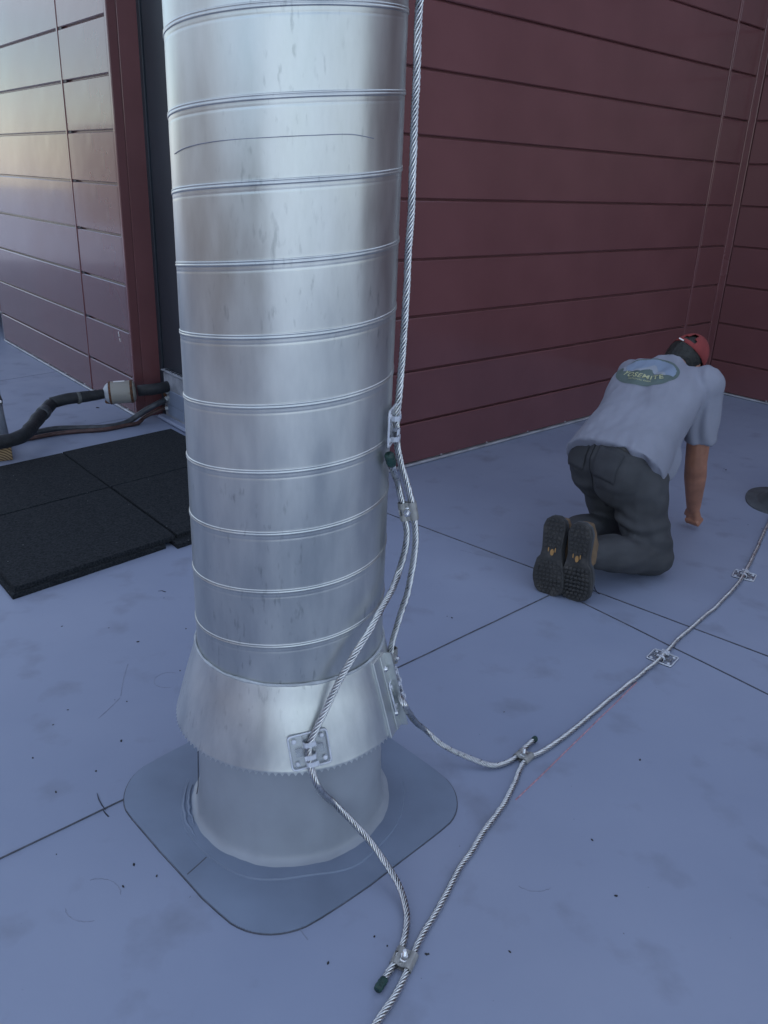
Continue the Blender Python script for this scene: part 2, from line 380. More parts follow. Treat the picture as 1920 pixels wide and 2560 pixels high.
M_SUEDE = mat('tan_suede', (.16, .105, .062), .8, var=.22, vs=14, bump=.3, bs=150, bdist=.003)
M_BOOTD = mat('grey_boot_panel', (.06, .066, .075), .75, var=.2, vs=15)
M_LUG = mat('orange_lug', (.36, .20, .07), .6, var=.15)
M_HAIR = mat('dark_hair', (.012, .013, .012), .6, var=.4, vs=40, bump=.6, bs=140, stretch=(1,1,.3))
M_RED = mat('red_cap_cloth', (.21, .034, .034), .9, var=.1, vs=12, bump=.2, bs=250, bdist=.002)
M_PGREEN = mat('print_green', (.095, .13, .125), .8, var=.15, vs=20)
M_PBLUE = mat('print_blue', (.20, .255, .35), .8, var=.1)
M_PLIGHT = mat('print_pale_grey', (.27, .30, .35), .8, var=.1)
M_PYEL = mat('print_yellow', (.40, .41, .25), .8, var=.1)
def clear_mat():
    m, nt, b = nodes('clear_plastic')
    b.inputs['Base Color'].default_value = (.90, .92, .95, 1); b.inputs['Roughness'].default_value = .05
    b.inputs['IOR'].default_value = 1.45; b.inputs['Transmission Weight'].default_value = .93; b.inputs['Coat Weight'].default_value = .4
    n = nt.nodes.new('ShaderNodeTexNoise'); n.inputs['Scale'].default_value = 90
    bp = nt.nodes.new('ShaderNodeBump'); bp.inputs['Strength'].default_value = .05; bp.inputs['Distance'].default_value = .003
    nt.links.new(n.outputs['Fac'], bp.inputs['Height']); nt.links.new(bp.outputs['Normal'], b.inputs['Normal'])
    return m
M_CLEAR = clear_mat()
M_RIM = mat('clear_edge_highlight', (.62, .65, .72), .12, var=.1, vs=60, coat=.6)  # whitish colour painted in for light caught on clear rims and tabs
M_RIM.node_tree.nodes['Principled BSDF'].inputs['Transmission Weight'].default_value = .15

# ================================================================== SETTING: roof
def ribbon(mb, pts, w, z0, z1):
    """flat ribbon along ground points"""
    pts = [V((p[0], p[1], 0)) for p in pts]; L = len(pts); vs = []
    for i, p in enumerate(pts):
        t = (pts[min(i+1, L-1)] - pts[max(i-1, 0)]).normalized(); n = V((-t.y, t.x, 0))
        ww = w[i] if hasattr(w, '__len__') else w
        vs += [p - n*ww/2 + V((0,0,z0)), p + n*ww/2 + V((0,0,z0)), p + n*ww*.4 + V((0,0,z1)), p - n*ww*.4 + V((0,0,z1))]
    fs = []
    for i in range(L-1):
        a, b = i*4, (i+1)*4
        for k in range(4): fs.append((a+k, a+(k+1) % 4, b+(k+1) % 4, b+k))
    fs += [(3,2,1,0), tuple((L-1)*4+k for k in range(4))]
    return mb.add(vs, fs)
def jit(a, b, n, amp):
    out = []
    for i in range(n+1):
        p = V(a).lerp(V(b), i/n); out.append(p + V((noise.noise(p*7), noise.noise(p*7+V((9,3,1))), 0))*amp)
    return out
g = []
GX = 60
roof = mk('roof_membrane', [(-GX,-GX,0),(GX,-GX,0),(GX,GX,0),(-GX,GX,0)], [(0,1,2,3)], M_MEM)
tag(roof, kind='structure')
def seam(px0, px1, sgn, w=0.10, ext0=0, ext1=0, bw=.0045):
    a, b = gz(*px0), gz(*px1); t = (b-a).normalized(); a = a - t*ext0; b = b + t*ext1; n = V((-t.y, t.x, 0))*sgn
    P = jit(a, b, max(4, int((b-a).length/.12)), .0025)
    vs = []; L = len(P)
    for p in P: vs += [p, p + V((0,0,.0028)), p + n*w + V((0,0,.0003)), p + n*w + V((0,0,-.002))]
    fs = []
    for i in range(L-1):
        for k in range(4): fs.append((i*4+k, i*4+(k+1) % 4, i*4+4+(k+1) % 4, i*4+4+k))
    mk('lap_seam', vs, fs, M_MEM, roof)
    q = [p - n*.0012 for p in P]
    ribbon(MB(), q, [bw*(.75+.5*abs(noise.noise(p*5))) for p in q], -.002, .0036).ob('seam_sealant', M_BEAD, roof)
seam((0, 2147), (1380, 1485), 1, ext0=.8)
seam((974, 1286), (1920, 1641), 1, ext0=.5, ext1=1.5)
seam((1420, 1489), (1920, 1736), 1, ext1=1.5)
seam((0, 953), (118, 934), -1, ext0=1.5, ext1=.4)
seam((205, 1067), (310, 1048), -1, ext0=.2, ext1=.1, bw=.003)
# chalk line, pen marks, scuffs
ribbon(MB(), jit(gz(1290, 2000), gz(1592, 1706), 14, .001), [.0034+.0012*random.random() for _ in range(15)], -.001, .0019).ob('chalk_line', M_CHALK, roof)
ribbon(MB(), [gz(*p) for p in ((243,1985),(247,2000),(255,2015),(264,2027))], [.001,.003,.003,.002], .0035, .0044).ob('pen_mark', M_INK, roof)
ribbon(MB(), [gz(*p) for p in ((258,2026),(265,2035),(272,2042))], [.002,.004,.004], .0002, .001).ob('pen_mark', M_INK, roof)
ribbon(MB(), [gz(*p) for p in ((395,1478),(405,1477),(414,1480))], [.001,.005,.006], .0002, .001).ob('pen_mark', M_INK, roof)
for cx, cy, r, a0, a1 in ((232, 2250, .062, .3, 2.0), (232, 2250, .06, 3.6, 5.1), (420, 1700, .045, 1.2, 5.2), (1180, 1352, .07, .2, 2.2), (215, 1435, .05, 0, 4.0), (1330, 2180, .06, 4.0, 5.4)):
    c = gz(cx, cy); n = 18
    ribbon(MB(), [c + V((cos(a0+(a1-a0)*i/n), sin(a0+(a1-a0)*i/n), 0))*r*(1+.06*noise.noise(V((i*.7, cx, 0)))) for i in range(n+1)],
           [.0035*(.3+abs(noise.noise(V((i*.6, cy, 2))))) for i in range(n+1)], .0002, .0007).ob('scuff_mark', M_SCUFF, roof)
for p in (((320,1660),(308,1700),(302,1740)), ((300,1745),(275,1770),(246,1796)), ((735,2300),(755,2330),(770,2350)), ((1130,1340),(1175,1352),(1215,1372)), ((1150,1375),(1210,1390),(1262,1400))):
    ribbon(MB(), catmull([gz(*q) for q in p], .02), .0022, .0002, .0007).ob('scuff_mark', M_SCUFF, roof)

# ================================================================== SETTING: clad building
K = CAMH/1.5
cornL = gz(344, 1044); dL = V((-.633, .774, 0)).normalized(); nL = V((-.774, -.633, 0)).normalized()
RET = 0.20
recO = cornL - nL*RET                                   # start of recessed dark face
backC = gz(1010, 1170); dB = (gz(1385, 1070) - backC).normalized(); nB = V((dB.y, -dB.x, 0))   # outward = toward viewer
# outside corner of recessed face and back wall
dR = -dL
den = dR.x*(-dB.y) + dR.y*dB.x
w_ = backC - recO
tt = (w_.x*(-dB.y) + w_.y*dB.x)/den
cornM = recO + dR*tt
inC = gz(1748, 972); inC = backC + dB*((inC-backC).dot(dB)); jointB = backC + dB*((gz(1683, 990)-backC).dot(dB))
rEnd = gz(1920, 1012); dRW = (rEnd - inC); dRW.z = 0; dRW.normalize(); nRW = V((dRW.y, -dRW.x, 0)) 
if nRW.dot(V((0,0,0)) - inC) < 0: nRW = -nRW
WALLH = 4.5
bld = empty('clad_building', cornL, 'rooftop building clad in maroon horizontal metal panels', 'building')
def wallmat(o, d, n): # local x along d, y up, z outward
    return Matrix(((d.x, 0, n.x, o.x), (d.y, 0, n.y, o.y), (0, 1, 0, 0), (0, 0, 0, 1)))
ROWS = [0.022] + [0.272 + .3025*i for i in range(14)] + [WALLH]
TH = .022; GAP = .011
def panel_mesh(w, h):
    """pan-formed panel: slightly raised middle, folded edges, front at z=0, back at -TH"""
    b = .005
    nx, ny = 4, 2
    vs = []; fs = []
    for j in range(ny+1):
        for i in range(nx+1):
            u = i/nx; v = j/ny
            vs.append((b + (w-2*b)*u, b + (h-2*b)*v, .0))
    for j in range(ny):
        for i in range(nx): a = j*(nx+1)+i; fs.append((a, a+1, a+nx+2, a+nx+1))
    ring = [i for i in range(nx+1)] + [(j+1)*(nx+1)-1 for j in range(1, ny+1)] + [ny*(nx+1)+i for i in range(nx-1, -1, -1)] + [j*(nx+1) for j in range(ny-1, 0, -1)]
    r1 = []; r2 = []
    for i in ring:
        x, y, z = vs[i]
        X = 0 if x <= b+1e-6 else (w if x >= w-b-1e-6 else x); Y = 0 if y <= b+1e-6 else (h if y >= h-b-1e-6 else y)
        r1.append(len(vs)); vs.append((X, Y, -b)); 
    for i in r1[:]: r2.append(len(vs)); vs.append((vs[i][0], vs[i][1], -TH))
    m = len(ring)
    for k in range(m):
        fs.append((ring[k], r1[k], r1[(k+1) % m], ring[(k+1) % m])); fs.append((r1[k], r2[k], r2[(k+1) % m], r1[(k+1) % m]))
    return vs, fs
_pm = {}
def panels(wallobj, M, spans, rows=ROWS, skip=lambda s, r: False, material=M_MAROON):
    for (x0, x1) in spans:
        for r in range(len(rows)-1):
            if skip(x0, r): continue
            y0 = rows[r]; y1 = rows[r+1] - GAP
            if r == len(rows)-2: y1 = rows[r+1] - .06
            key = (round(x1-x0, 3), round(y1-y0, 3))
            if key not in _pm:
                vs, fs = panel_mesh(*key); me = bpy.data.meshes.new('panel'); me.from_pydata(vs, [], fs)
                bm = bmesh.new(); bm.from_mesh(me); bmesh.ops.recalc_face_normals(bm, faces=bm.faces); bm.to_mesh(me); bm.free(); me.materials.append(material); _pm[key] = me
            o = bpy.data.objects.new('panel', _pm[key]); C.objects.link(o); o.parent = wallobj
            t = Matrix.Rotation(random.gauss(0, .0022), 4, 'X') @ Matrix.Rotation(random.gauss(0, .0013), 4, 'Y')
            setparent(o, wallobj); o.matrix_basis = M @ Matrix.Translation((x0, y0, TH + random.uniform(-.0008, .0008))) @ t
def wall_slab(name, o, d, n, L, y0=0.0, y1=WALLH, depth=.25, material=M_MAROON_D):
    M = wallmat(o, d, n); return MB().box((0, y0, -depth), (L, y1, 0), M).ob(name, material, bld), M
# left wall (face plane of panels = cornL line; slab face TH behind)
LL = 12.0
Lend = (gz(20, 852) - cornL).dot(dL)
oL = cornL - nL*TH
Ml = wallmat(oL, dL, nL)
mbL = MB().box((0, .27, -.25), (LL, WALLH, 0), Ml).box((0, 0, -.25), (Lend, .27, 0), Ml).box((Lend-.5, 0, -.9), (LL, WALLH-.5, -.6), Ml)  # last box: added backing that blocks sun behind the notch
wl_ = mbL.ob('left_wall', M_MAROON_D, bld)
sJ = .845
cols = [(.035, sJ-.012), (sJ+.014, Lend), (Lend+.012, Lend+3.0), (Lend+3.02, Lend+6.0), (Lend+6.02, LL)]
panels(wl_, Ml, cols, skip=lambda s, r: s > Lend and r == 0)
for s in (sJ, Lend+3.01, Lend+6.01):
    MB().bbox((s-.011, .022, -.004), (s+.013, WALLH-.06, TH+.004), .002, Ml).ob('joint_strip', M_MAROON, wl_)
for r in range(1, 10):
    MB().box((sJ-.075, ROWS[r]-GAP, 0.0005), (sJ-.014, ROWS[r]+.001, TH-.003), Ml).ob('joint_notch_shade', M_SLATE, wl_)  # slate-coloured boxes painted in for the shaded notches at each joint
MB().bbox((.0, .022, .0005), (.030, WALLH-.06, TH+.003), .002, Ml).ob('corner_strip', M_MAROON, wl_)
# white scratch on a lower panel
sc = MB()
for (a, b) in (((296, 829), (298, 843)), ((299, 846), (301, 855))):
    def onL(x, y):
        d = ray(x, y); t = ((cornL+nL*.003)-CAM).dot(nL)/d.dot(nL); return CAM + d*t
    p, q = onL(*a), onL(*b); sc.cyl(p, q, .003, .0015, 6)
sc.ob('paint_scratch', M_WHITE, wl_)
# return of the left wall
Mr = wallmat(cornL + (-nL)*0.0 + dL*0.0, -nL, dR)        # x into the building, outward = dR side
rt = MB().bbox((0.0, .022, -.03), (.055, WALLH-.06, .004), .002, Mr).ob('return_trim', M_MAROON_D, wl_)
MB().bbox((.060, .0, -.03), (RET-.004, WALLH-.06, .0035), .002, Mr).ob('return_panel', M_MAROON, wl_)
MB().box((0.03, 0, -.06), (RET+.1, WALLH-.06, -.005), Mr).ob('return_backing', M_SLATE, wl_)
# recessed dark wall
rec, Mrec = wall_slab('recessed_wall', recO, dR, nL, tt, depth=.3, material=M_SLATE)
x = .055
while x < tt-.05:
    x2 = min(x+.92, tt-.002)
    MB().bbox((x, .05, 0), (x2-.008, WALLH-.06, .012), .003, Mrec).ob('dark_panel', M_SLATE, rec); x = x2
MB().bbox((0.0, .0, 0), (.045, WALLH-.06, .02), .002, Mrec).ob('dark_edge_trim', M_SLATE, rec)
# back wall
oB = cornM - nB*TH
LB = (inC-cornM).length
bw, Mb = wall_slab('back_wall', oB, dB, nB, LB+.3, depth=.3)
jx = (jointB-cornM).dot(dB)
panels(bw, Mb, [(.05, jx-.014), (jx+.014, LB-.03)])
MB().bbox((jx-.012, .022, -.004), (jx+.012, WALLH-.06, TH+.003), .002, Mb).ob('joint_strip', M_MAROON, bw)
MB().bbox((-.001, .022, .0005), (.045, WALLH-.06, TH+.004), .002, Mb).ob('corner_strip', M_MAROON, bw)
MB().bbox((LB-.028, .022, .0005), (LB+.01, WALLH-.06, TH+.004), .002, Mb).ob('corner_strip', M_MAROON, bw)
# right wall
oR = inC - nRW*TH
sgn = 1
rw, Mw = wall_slab('right_wall', oR, dRW, nRW, 8.0, depth=.3)
panels(rw, Mw, [(.05, 2.4), (2.43, 5.2), (5.23, 7.98)])
MB().bbox((.002, .022, .0005), (.045, WALLH-.06, TH+.004), .002, Mw).ob('corner_strip', M_MAROON, rw)
# base flashing and parapet caps
def lip(par, M, x0, x1):
    MB().bbox((x0, .004, -.01), (x1, .017, TH+.012), .002, M).ob('base_flashing', M_BASE, par)
    x = x0+.15
    while x < min(x1, x0+5):
        MB().cyl(M @ V((x, .026, TH-.001)), M @ V((x, .026, TH+.006)), .006, n=8).ob('fastener', M_BASE, par); x += .42
lip(wl_, Ml, 0, Lend); lip(bw, Mb, 0, LB-.02); lip(rw, Mw, .02, 7.9)
MB().box((Lend+.004, .262, -.01), (LL, .276, TH+.008), Ml).ob('base_flashing', M_BASE, wl_)
MB().bbox((Lend-.002, .0, -.02), (Lend+.022, .262, TH-.001), .002, Ml).ob('jamb_trim', M_GREYM, wl_)
for par, M, L in ((wl_, Ml, LL), (bw, Mb, LB+.3), (rw, Mw, 8.0), (rec, Mrec, tt)):
    MB().bbox((-.03, WALLH-.055, -.32), (L+.03, WALLH+.03, TH+.02), .004, M).ob('parapet_cap', M_MAROON_D, par)
# roof deck of the building behind the walls (keeps the place closed)
MB().prism([tuple((p)[:2]) for p in (cornL - nL*.3 + dL*LL, cornL - nL*.3, cornM - nB*.32 + dB*.05, inC - nB*.32 + dB*.0, inC - nB*6, cornL - nL*8 + dL*LL)], WALLH-.4, WALLH-.3).ob('upper_roof', M_GREYM, bld)

# unseen wall added only to be mirrored in the glossy left panels
par = empty('added_reflection_wall', cornL + nL*7, 'added out-of-frame stucco wall for the glossy maroon panels to reflect', 'wall')
M_STUC = mat('tan_stucco', (.085, .066, .062), .85, var=.25, vs=1.6, bump=.3, bs=60)
Mp = wallmat(cornL + nL*7.5 - dL*9, dL, -nL)
xx = 0.0
for i, (L_, h_) in enumerate((a_, b_*1.4) for a_, b_ in ((7.0, 1.5), (2.2, 2.5), (3.6, 1.7), (1.5, 2.9), (4.0, 2.2), (2.0, 1.6), (5.0, 2.6), (6, 1.9))):
    MB().bbox((xx, -.01, -.3), (xx+L_-.01, h_, 0), .01, Mp).ob('wall_section', M_STUC, par)
    MB().bbox((xx-.01, h_+.002, -.34), (xx+L_, h_+.06, .04), .008, Mp).ob('coping', M_BASE, par); xx += L_

# ================================================================== vent stack
stack = empty('vent_stack', AX, 'tall galvanized spiral duct rising from a grey membrane boot on the roof', 'vent pipe')
PITCHZ = .1357
Z180 = 1.394; FI180 = atan2(1.729-AX.y, -.4445-AX.x)
prof = [(-.060, 0), (-.045, 0), (-.030, 0), (-.020, 0), (-.0165, 0), (-.0155, -.0002), (-.0135, -.0002), (-.0125, 0), (-.0095, 0), (-.0066, 0), (-.0058, .0001), (-.0050, .0015), (-.0034, .0019), (-.0012, .0018), (-.0004, .0010), (.0008, .0010), (.0016, .0017), (.0036, .0015), (.0046, .0001), (.0062, 0), (.010, 0), (.018, 0), (.030, 0), (.045, 0), (.060, 0)]
prof = [(t, h) for t, h in prof]
NPH = 144; PL = len(prof)
def duct():
    vs, fs = [], []
    zlo, zhi = .34, 3.4
    k0 = int((zlo - Z180)/PITCHZ) - 1; k1 = int((zhi - Z180)/PITCHZ) + 1
    ncol = (k1-k0)*NPH + 1
    for c in range(ncol):
        turn = k0 + c/NPH; a = FI180 + 2*pi*turn; zc = Z180 + PITCHZ*turn
        for t, h in prof + [(PITCHZ-.060, 0)]:
            z = zc + t
            dent = .0007*noise.noise(V((cos(a)*2.2, sin(a)*2.2, z*5.0))) + .0004*noise.noise(V((cos(a)*6, sin(a)*6, z*14.0)))
            r = RP + h + dent
            vs.append((AX.x + r*cos(a), AX.y + r*sin(a), min(max(z, .30), 3.4)))
    m = PL+1
    for c in range(ncol-1):
        for i in range(PL): fs.append((c*m+i, (c+1)*m+i, (c+1)*m+i+1, c*m+i+1))
    return vs, fs
vs, fs = duct()
me = bpy.data.meshes.new('duct'); me.from_pydata(vs, [], fs)
bm = bmesh.new(); bm.from_mesh(me); bmesh.ops.remove_doubles(bm, verts=bm.verts, dist=2e-5); bmesh.ops.dissolve_degenerate(bm, edges=bm.edges, dist=1e-6)
bmesh.ops.recalc_face_normals(bm, faces=bm.faces); bm.to_mesh(me); bm.free()
duct_o = smooth_angle(mko('duct', me, M_ZINC, stack), 50)
MB().lathe([(.02, 3.62), (.30, 3.50), (.302, 3.49), (.02, 3.60)], 48, AX).ob('rain_cap', M_ZINC, stack, True)
for k in range(3):
    a = k*2.1+.4; MB().box((-.012, -.002, 3.3), (.012, .002, 3.53), Matrix.Translation(AX + V((cos(a), sin(a), 0))*(RP+.004)) @ Matrix.Rotation(a+pi/2, 4, 'Z')).ob('cap_strut', M_ZINC, stack)
MB().tube(catmull([side(x_, y_, RP+.0011) for x_, y_ in ((436, 385), (455, 373), (490, 362), (560, 351), (680, 343), (790, 338), (880, 336), (935, 346))], .01), .0007, 5).ob('crease_line', M_SCUFF, stack)
# conical storm collar with crimped rim
NT = 360
def collar():
    prof = [(CR1_-.001, CZ1+.004), (CR1_+.0015, CZ1+.003), (CR1_+.004, CZ1-.006)] + [(cone_r(CZ1-.006-(CZ1-CZ0-.016)*i/8)+.0005+.0015*sin(pi*i/8), CZ1-.006-(CZ1-CZ0-.016)*i/8) for i in range(1, 9)]
    prof += [(CR0_-.0005, CZ0+.004), (CR0_+.0004, CZ0+.001)]
    vs = []; fs = []; n = NT
    P = len(prof) + 2
    for k in range(n):
        a = 2*pi*k/n; w = .0008*noise.noise(V((cos(a)*3, sin(a)*3, 1)))
        for r, z in prof: vs.append((AX.x+(r+w)*cos(a), AX.y+(r+w)*sin(a), z))
        o = .0016 if k % 3 == 0 else -.0008; dz = -.0075 if k % 3 == 0 else -.0015
        r = CR0_+.0008+o+w
        vs.append((AX.x+r*cos(a), AX.y+r*sin(a), CZ0+dz)); vs.append((AX.x+(r-.004)*cos(a), AX.y+(r-.004)*sin(a), CZ0+dz+.002))
    for k in range(n):
        for i in range(P-1): fs.append((k*P+i, ((k+1) % n)*P+i, ((k+1) % n)*P+i+1, k*P+i+1))
    return vs, fs
col_o = smooth_angle(mk('storm_collar', *collar(), M_ZINC2, stack), 40)
# caulk bead over the collar
mbc = MB(); n = 120
mbc.tube([AX + V((cos(2*pi*i/n)*(RP+.0035), sin(2*pi*i/n)*(RP+.0035), CZ1+.004+.002*noise.noise(V((cos(2*pi*i/n)*5, sin(2*pi*i/n)*5, 0))))) for i in range(n)],
         [.0038+.0016*noise.noise(V((cos(2*pi*i/n)*9, sin(2*pi*i/n)*9, 4))) for i in range(n)], 7, closed=True)
mbc.ob('caulk_bead', M_CAULK, stack, True)
# bolted lap flange on the collar
pf = oncone(962, 1725); af = atan2(pf.y-AX.y, pf.x-AX.x)
slope = V(((CR1_-CR0_)*cos(af), (CR1_-CR0_)*sin(af), CZ1-CZ0)).normalized(); tang = V((-sin(af), cos(af), 0)); nrm = tang.cross(slope).normalized()
if nrm.dot(V((cos(af), sin(af), 0))) < 0: nrm = -nrm
mid = AX + V((cos(af)*cone_r(.405), sin(af)*cone_r(.405), .405))
MF = Matrix(((tang.x, slope.x, nrm.x, mid.x), (tang.y, slope.y, nrm.y, mid.y), (tang.z, slope.z, nrm.z, mid.z), (0,0,0,1)))
fl = MB().bbox((-.034, -.105, -.004), (.028, .100, .006), .0015, MF).bbox((.0, -.103, .0055), (.026, .098, .009), .0012, MF).box((.0245, -.103, .005), (.028, .098, .026), MF)
fl.ob('lap_flange', M_ZINC2, col_o)
for yy in (.060, -.062):
    MB().lathe([(.0001, .0135), (.004, .0130), (.0058, .0105), (.0062, .009), (.0085, .0088), (.0085, .0075)], 14).v
    s = MB().lathe([(.0001, .0150), (.004, .0143), (.0052, .0118), (.0054, .0105), (.0078, .0103), (.0078, .0088), (.0001, .0088)], 14)
    s.v = [MF @ (v + V((.013, yy, 0))) for v in s.v]; s.ob('screw', M_BOLT, col_o, True)
# membrane boot
def boot():
    prof = [(.2345, .325), (.236, .29), (.238, .22), (.240, .15), (.242, .10), (.244, .065), (.247, .045), (.2485, .032), (.251, .023), (.256, .0155), (.263, .0115), (.270, .0085)]
    n = 200; vs, fs = [], []; P = len(prof)
    for k in range(n):
        a = 2*pi*k/n; q = V((cos(a)*2.6, sin(a)*2.6, 0))
        wr = noise.noise(q*1.5)*.003 + noise.noise(q*3.0)*.0035
        for r, z in prof:
            lowf = max(0, 1-z/.14); mid_ = sin(pi*min(1, z/.3))
            rr = r + lowf*wr + mid_*.0025*noise.noise(V((cos(a)*3, sin(a)*3, z*6))) 
            zz = z + (lowf*(noise.noise(q*2.6+V((4,1,0)))*.45*min(z-.010, .028)) if .012 < z < .2 else 0)
            vs.append((AX.x+rr*cos(a), AX.y+rr*sin(a), max(.0075, zz)))
    for k in range(n):
        for i in range(P-1): fs.append((k*P+i, ((k+1) % n)*P+i, ((k+1) % n)*P+i+1, k*P+i+1))
    return vs, fs
bo = mk('membrane_boot', *boot(), M_BOOT, stack, True)
ps = side(436*1.157-5, 1990, .242); as_ = atan2(ps.y-AX.y, ps.x-AX.x)
MB().tube([V((AX.x+cos(as_)*(r_+.0012), AX.y+sin(as_)*(r_+.0012), z__)) for r_, z__ in ((.2365, .315), (.2385, .24), (.241, .17), (.243, .11), (.2455, .07), (.250, .045))], .0014, 6).ob('boot_seam', M_BEAD, stack)
# boot flange disc and square patch
def ringpts(r, n=96, cx=.008, cy=0, amp=.004, seed=0):
    return [(AX.x+cx+cos(2*pi*i/n)*(r+amp*noise.noise(V((cos(2*pi*i/n)*2+seed, sin(2*pi*i/n)*2, seed)))), AX.y+cy+sin(2*pi*i/n)*(r+amp*noise.noise(V((cos(2*pi*i/n)*2+seed, sin(2*pi*i/n)*2, seed))))) for i in range(n)]
ro = ringpts(.303, amp=.012); 
MB().prism(ro, .0042, .0098, taper=.992).ob('boot_flange', M_PATCH, stack)
def rsq(h, cut):
    w = h - cut; P_ = [V(p) for p in ((cut, -w, 0), (cut, w, 0), (w, cut, 0), (-w, cut, 0), (-cut, w, 0), (-cut, -w, 0), (-w, -cut, 0), (w, -cut, 0))]
    for f in (.22, .25, .25):
        Q = []
        for i in range(len(P_)):
            a_, b_ = P_[i], P_[(i+1) % len(P_)]; l = (b_-a_).length; k = min(f, .055/l if f == .22 else f); Q += [a_.lerp(b_, k), a_.lerp(b_, 1-k)]
        P_ = Q
    return [(AX.x+p.x + .003*noise.noise(p*8), AX.y+p.y + .003*noise.noise(p*8+V((5,5,5)))) for p in P_]
pp = rsq(.525, .452)
MB().prism(pp, -.001, .0055, taper=.9965).ob('flashing_patch', M_PATCH, stack)
outl = MB(); ribbon(outl, [V((p[0], p[1], 0)) for p in pp + [pp[0]]], .003, -.001, .0030); outl.ob('patch_edge_sealant', M_BEAD, stack)
ribbon(MB(), [gz(x*1.157, y*1.157) for x, y in ((405,1893),(425,1875),(446,1856))], .003, .005, .0062).ob('patch_lap_line', M_BEAD, stack)
for a0, a1, r, zz in ((3.0, 3.9, .285, .012), (3.1, 3.7, .272, .014)):
    n = 14
    MB().tube([AX + V((cos(a0+(a1-a0)*i/n)*(r+.006*noise.noise(V((i*.5, r*9, 0)))), sin(a0+(a1-a0)*i/n)*(r+.006*noise.noise(V((i*.5, r*9, 0)))), zz-.003)) for i in range(n+1)], [.0045*sin(pi*(i+.4)/(n+.8)) for i in range(n+1)], 7).ob('membrane_wrinkle', M_PATCH, stack, True)

# ================================================================== cables
def braid(name, path, R=.0083, ns=6, lay=.068, parent=None):
    """stranded cable: ns round strands laid helically round a core coloured dark for the shade in the gaps"""
    P = catmull(path, .006); L = len(P)
    P = [p + V((noise.noise(p*11), noise.noise(p*11+V((7,1,3))), .3*noise.noise(p*11+V((2,9,4)))))*.0028 for p in P]
    T = [(P[min(i+1, L-1)] - P[max(i-1, 0)]).normalized() for i in range(L)]
    a = T[0].cross(V((0,0,1)) if abs(T[0].z) < .9 else V((1,0,0))).normalized()
    A, S = [], [0]
    for i in range(L):
        a = (a - T[i]*a.dot(T[i])).normalized(); A.append(a)
        if i: S.append(S[-1] + (P[i]-P[i-1]).length)
    n = 6; vs = []; fs = []; rs = R*.37; rh = R-rs
    for s in range(ns):
        base = len(vs)
        for i in range(L):
            an = 2*pi*s/ns + 2*pi*S[i]/lay + .9*noise.noise(V((S[i]*9, 1, 2)))
            b = T[i].cross(A[i]); rad = A[i]*cos(an) + b*sin(an); tg = b*cos(an) - A[i]*sin(an)
            wob = 1 + .16*noise.noise(V((S[i]*14, s*3.7, 0)))
            c = P[i] + rad*rh*wob
            for k in range(n): q = 2*pi*k/n; vs.append(c + rad*cos(q)*rs + tg*sin(q)*rs*.92)
        for i in range(L-1):
            for k in range(n): fs.append((base+i*n+k, base+i*n+(k+1) % n, base+(i+1)*n+(k+1) % n, base+(i+1)*n+k))
        fs.append(tuple(base+k for k in range(n))[::-1]); fs.append(tuple(base+(L-1)*n+k for k in range(n)))
    me = bpy.data.meshes.new('strands'); me.from_pydata([tuple(v) for v in vs], [], fs)
    o = mko('strands', me, M_ALU, parent, True)
    MB().tube(P[::2]+([P[-1]] if (L-1) % 2 else []), R*.52, 6).ob('core', M_ALUD, parent, True)
    return P
def tape(parent, p, q, r=.0092):
    pts = [V(p).lerp(V(q), i/6) for i in range(7)]
    MB().tube(pts, [r*.93, r, r*1.06, r*.98, r*1.05, r, r*.9], 10, jitter=.05).ob('tape_wrap', M_TAPE, parent, True)
E_ = .0125
rc = RP + .013
z_ = lambda p, z: V((p.x, p.y, z))
# --- cable A: duct side -> clamp -> collar -> floor clamp
clampA_c = side(1019, 1278, rc)
A_pts = [side(1058, -420, rc+.03), side(1053, -200, rc+.02), side(1048, 0, rc), side(1043, 150, rc), side(1036, 330, rc), side(1026, 550, rc), side(1013, 800, rc), side(1003, 940, rc), side(994, 1010, rc), side(990, 1060, rc), side(993, 1110, rc), side(1004, 1165, rc), side(1018, 1215, rc), side(1029, 1255, rc), side(1033, 1285, rc), side(1037, 1330, rc), side(1036, 1390, rc), side(1020, 1470, rc), side(996, 1550, rc), side(979, 1615, rc),
         oncone(977, 1660, .016), oncone(989, 1710, .018), oncone(1010, 1760, .022)]
fl2 = gz(1318, 1880); 
A_pts += [z_(gz(1062, 1826, .10), .10), z_(gz(1112, 1866, .055), .055), z_(gz(1178, 1896, .026), .026), z_(gz(1236, 1914, .0115), .0115), z_(gz(1272, 1905, .0095), .0095), z_(gz(1300, 1884, .0095), .0095), z_(gz(1322, 1862, .0115), .0115), z_(gz(1335, 1851, .012), .012)]
cabA = empty('lightning_cable', A_pts[-1], 'braided aluminium cable running down the duct side to the floor clamp', 'cable')
PA = braid('A', A_pts, parent=cabA)
tape(cabA, PA[-1] - (PA[-1]-PA[-8]).normalized()*.004, PA[-1] + (PA[-1]-PA[-8]).normalized()*.012)
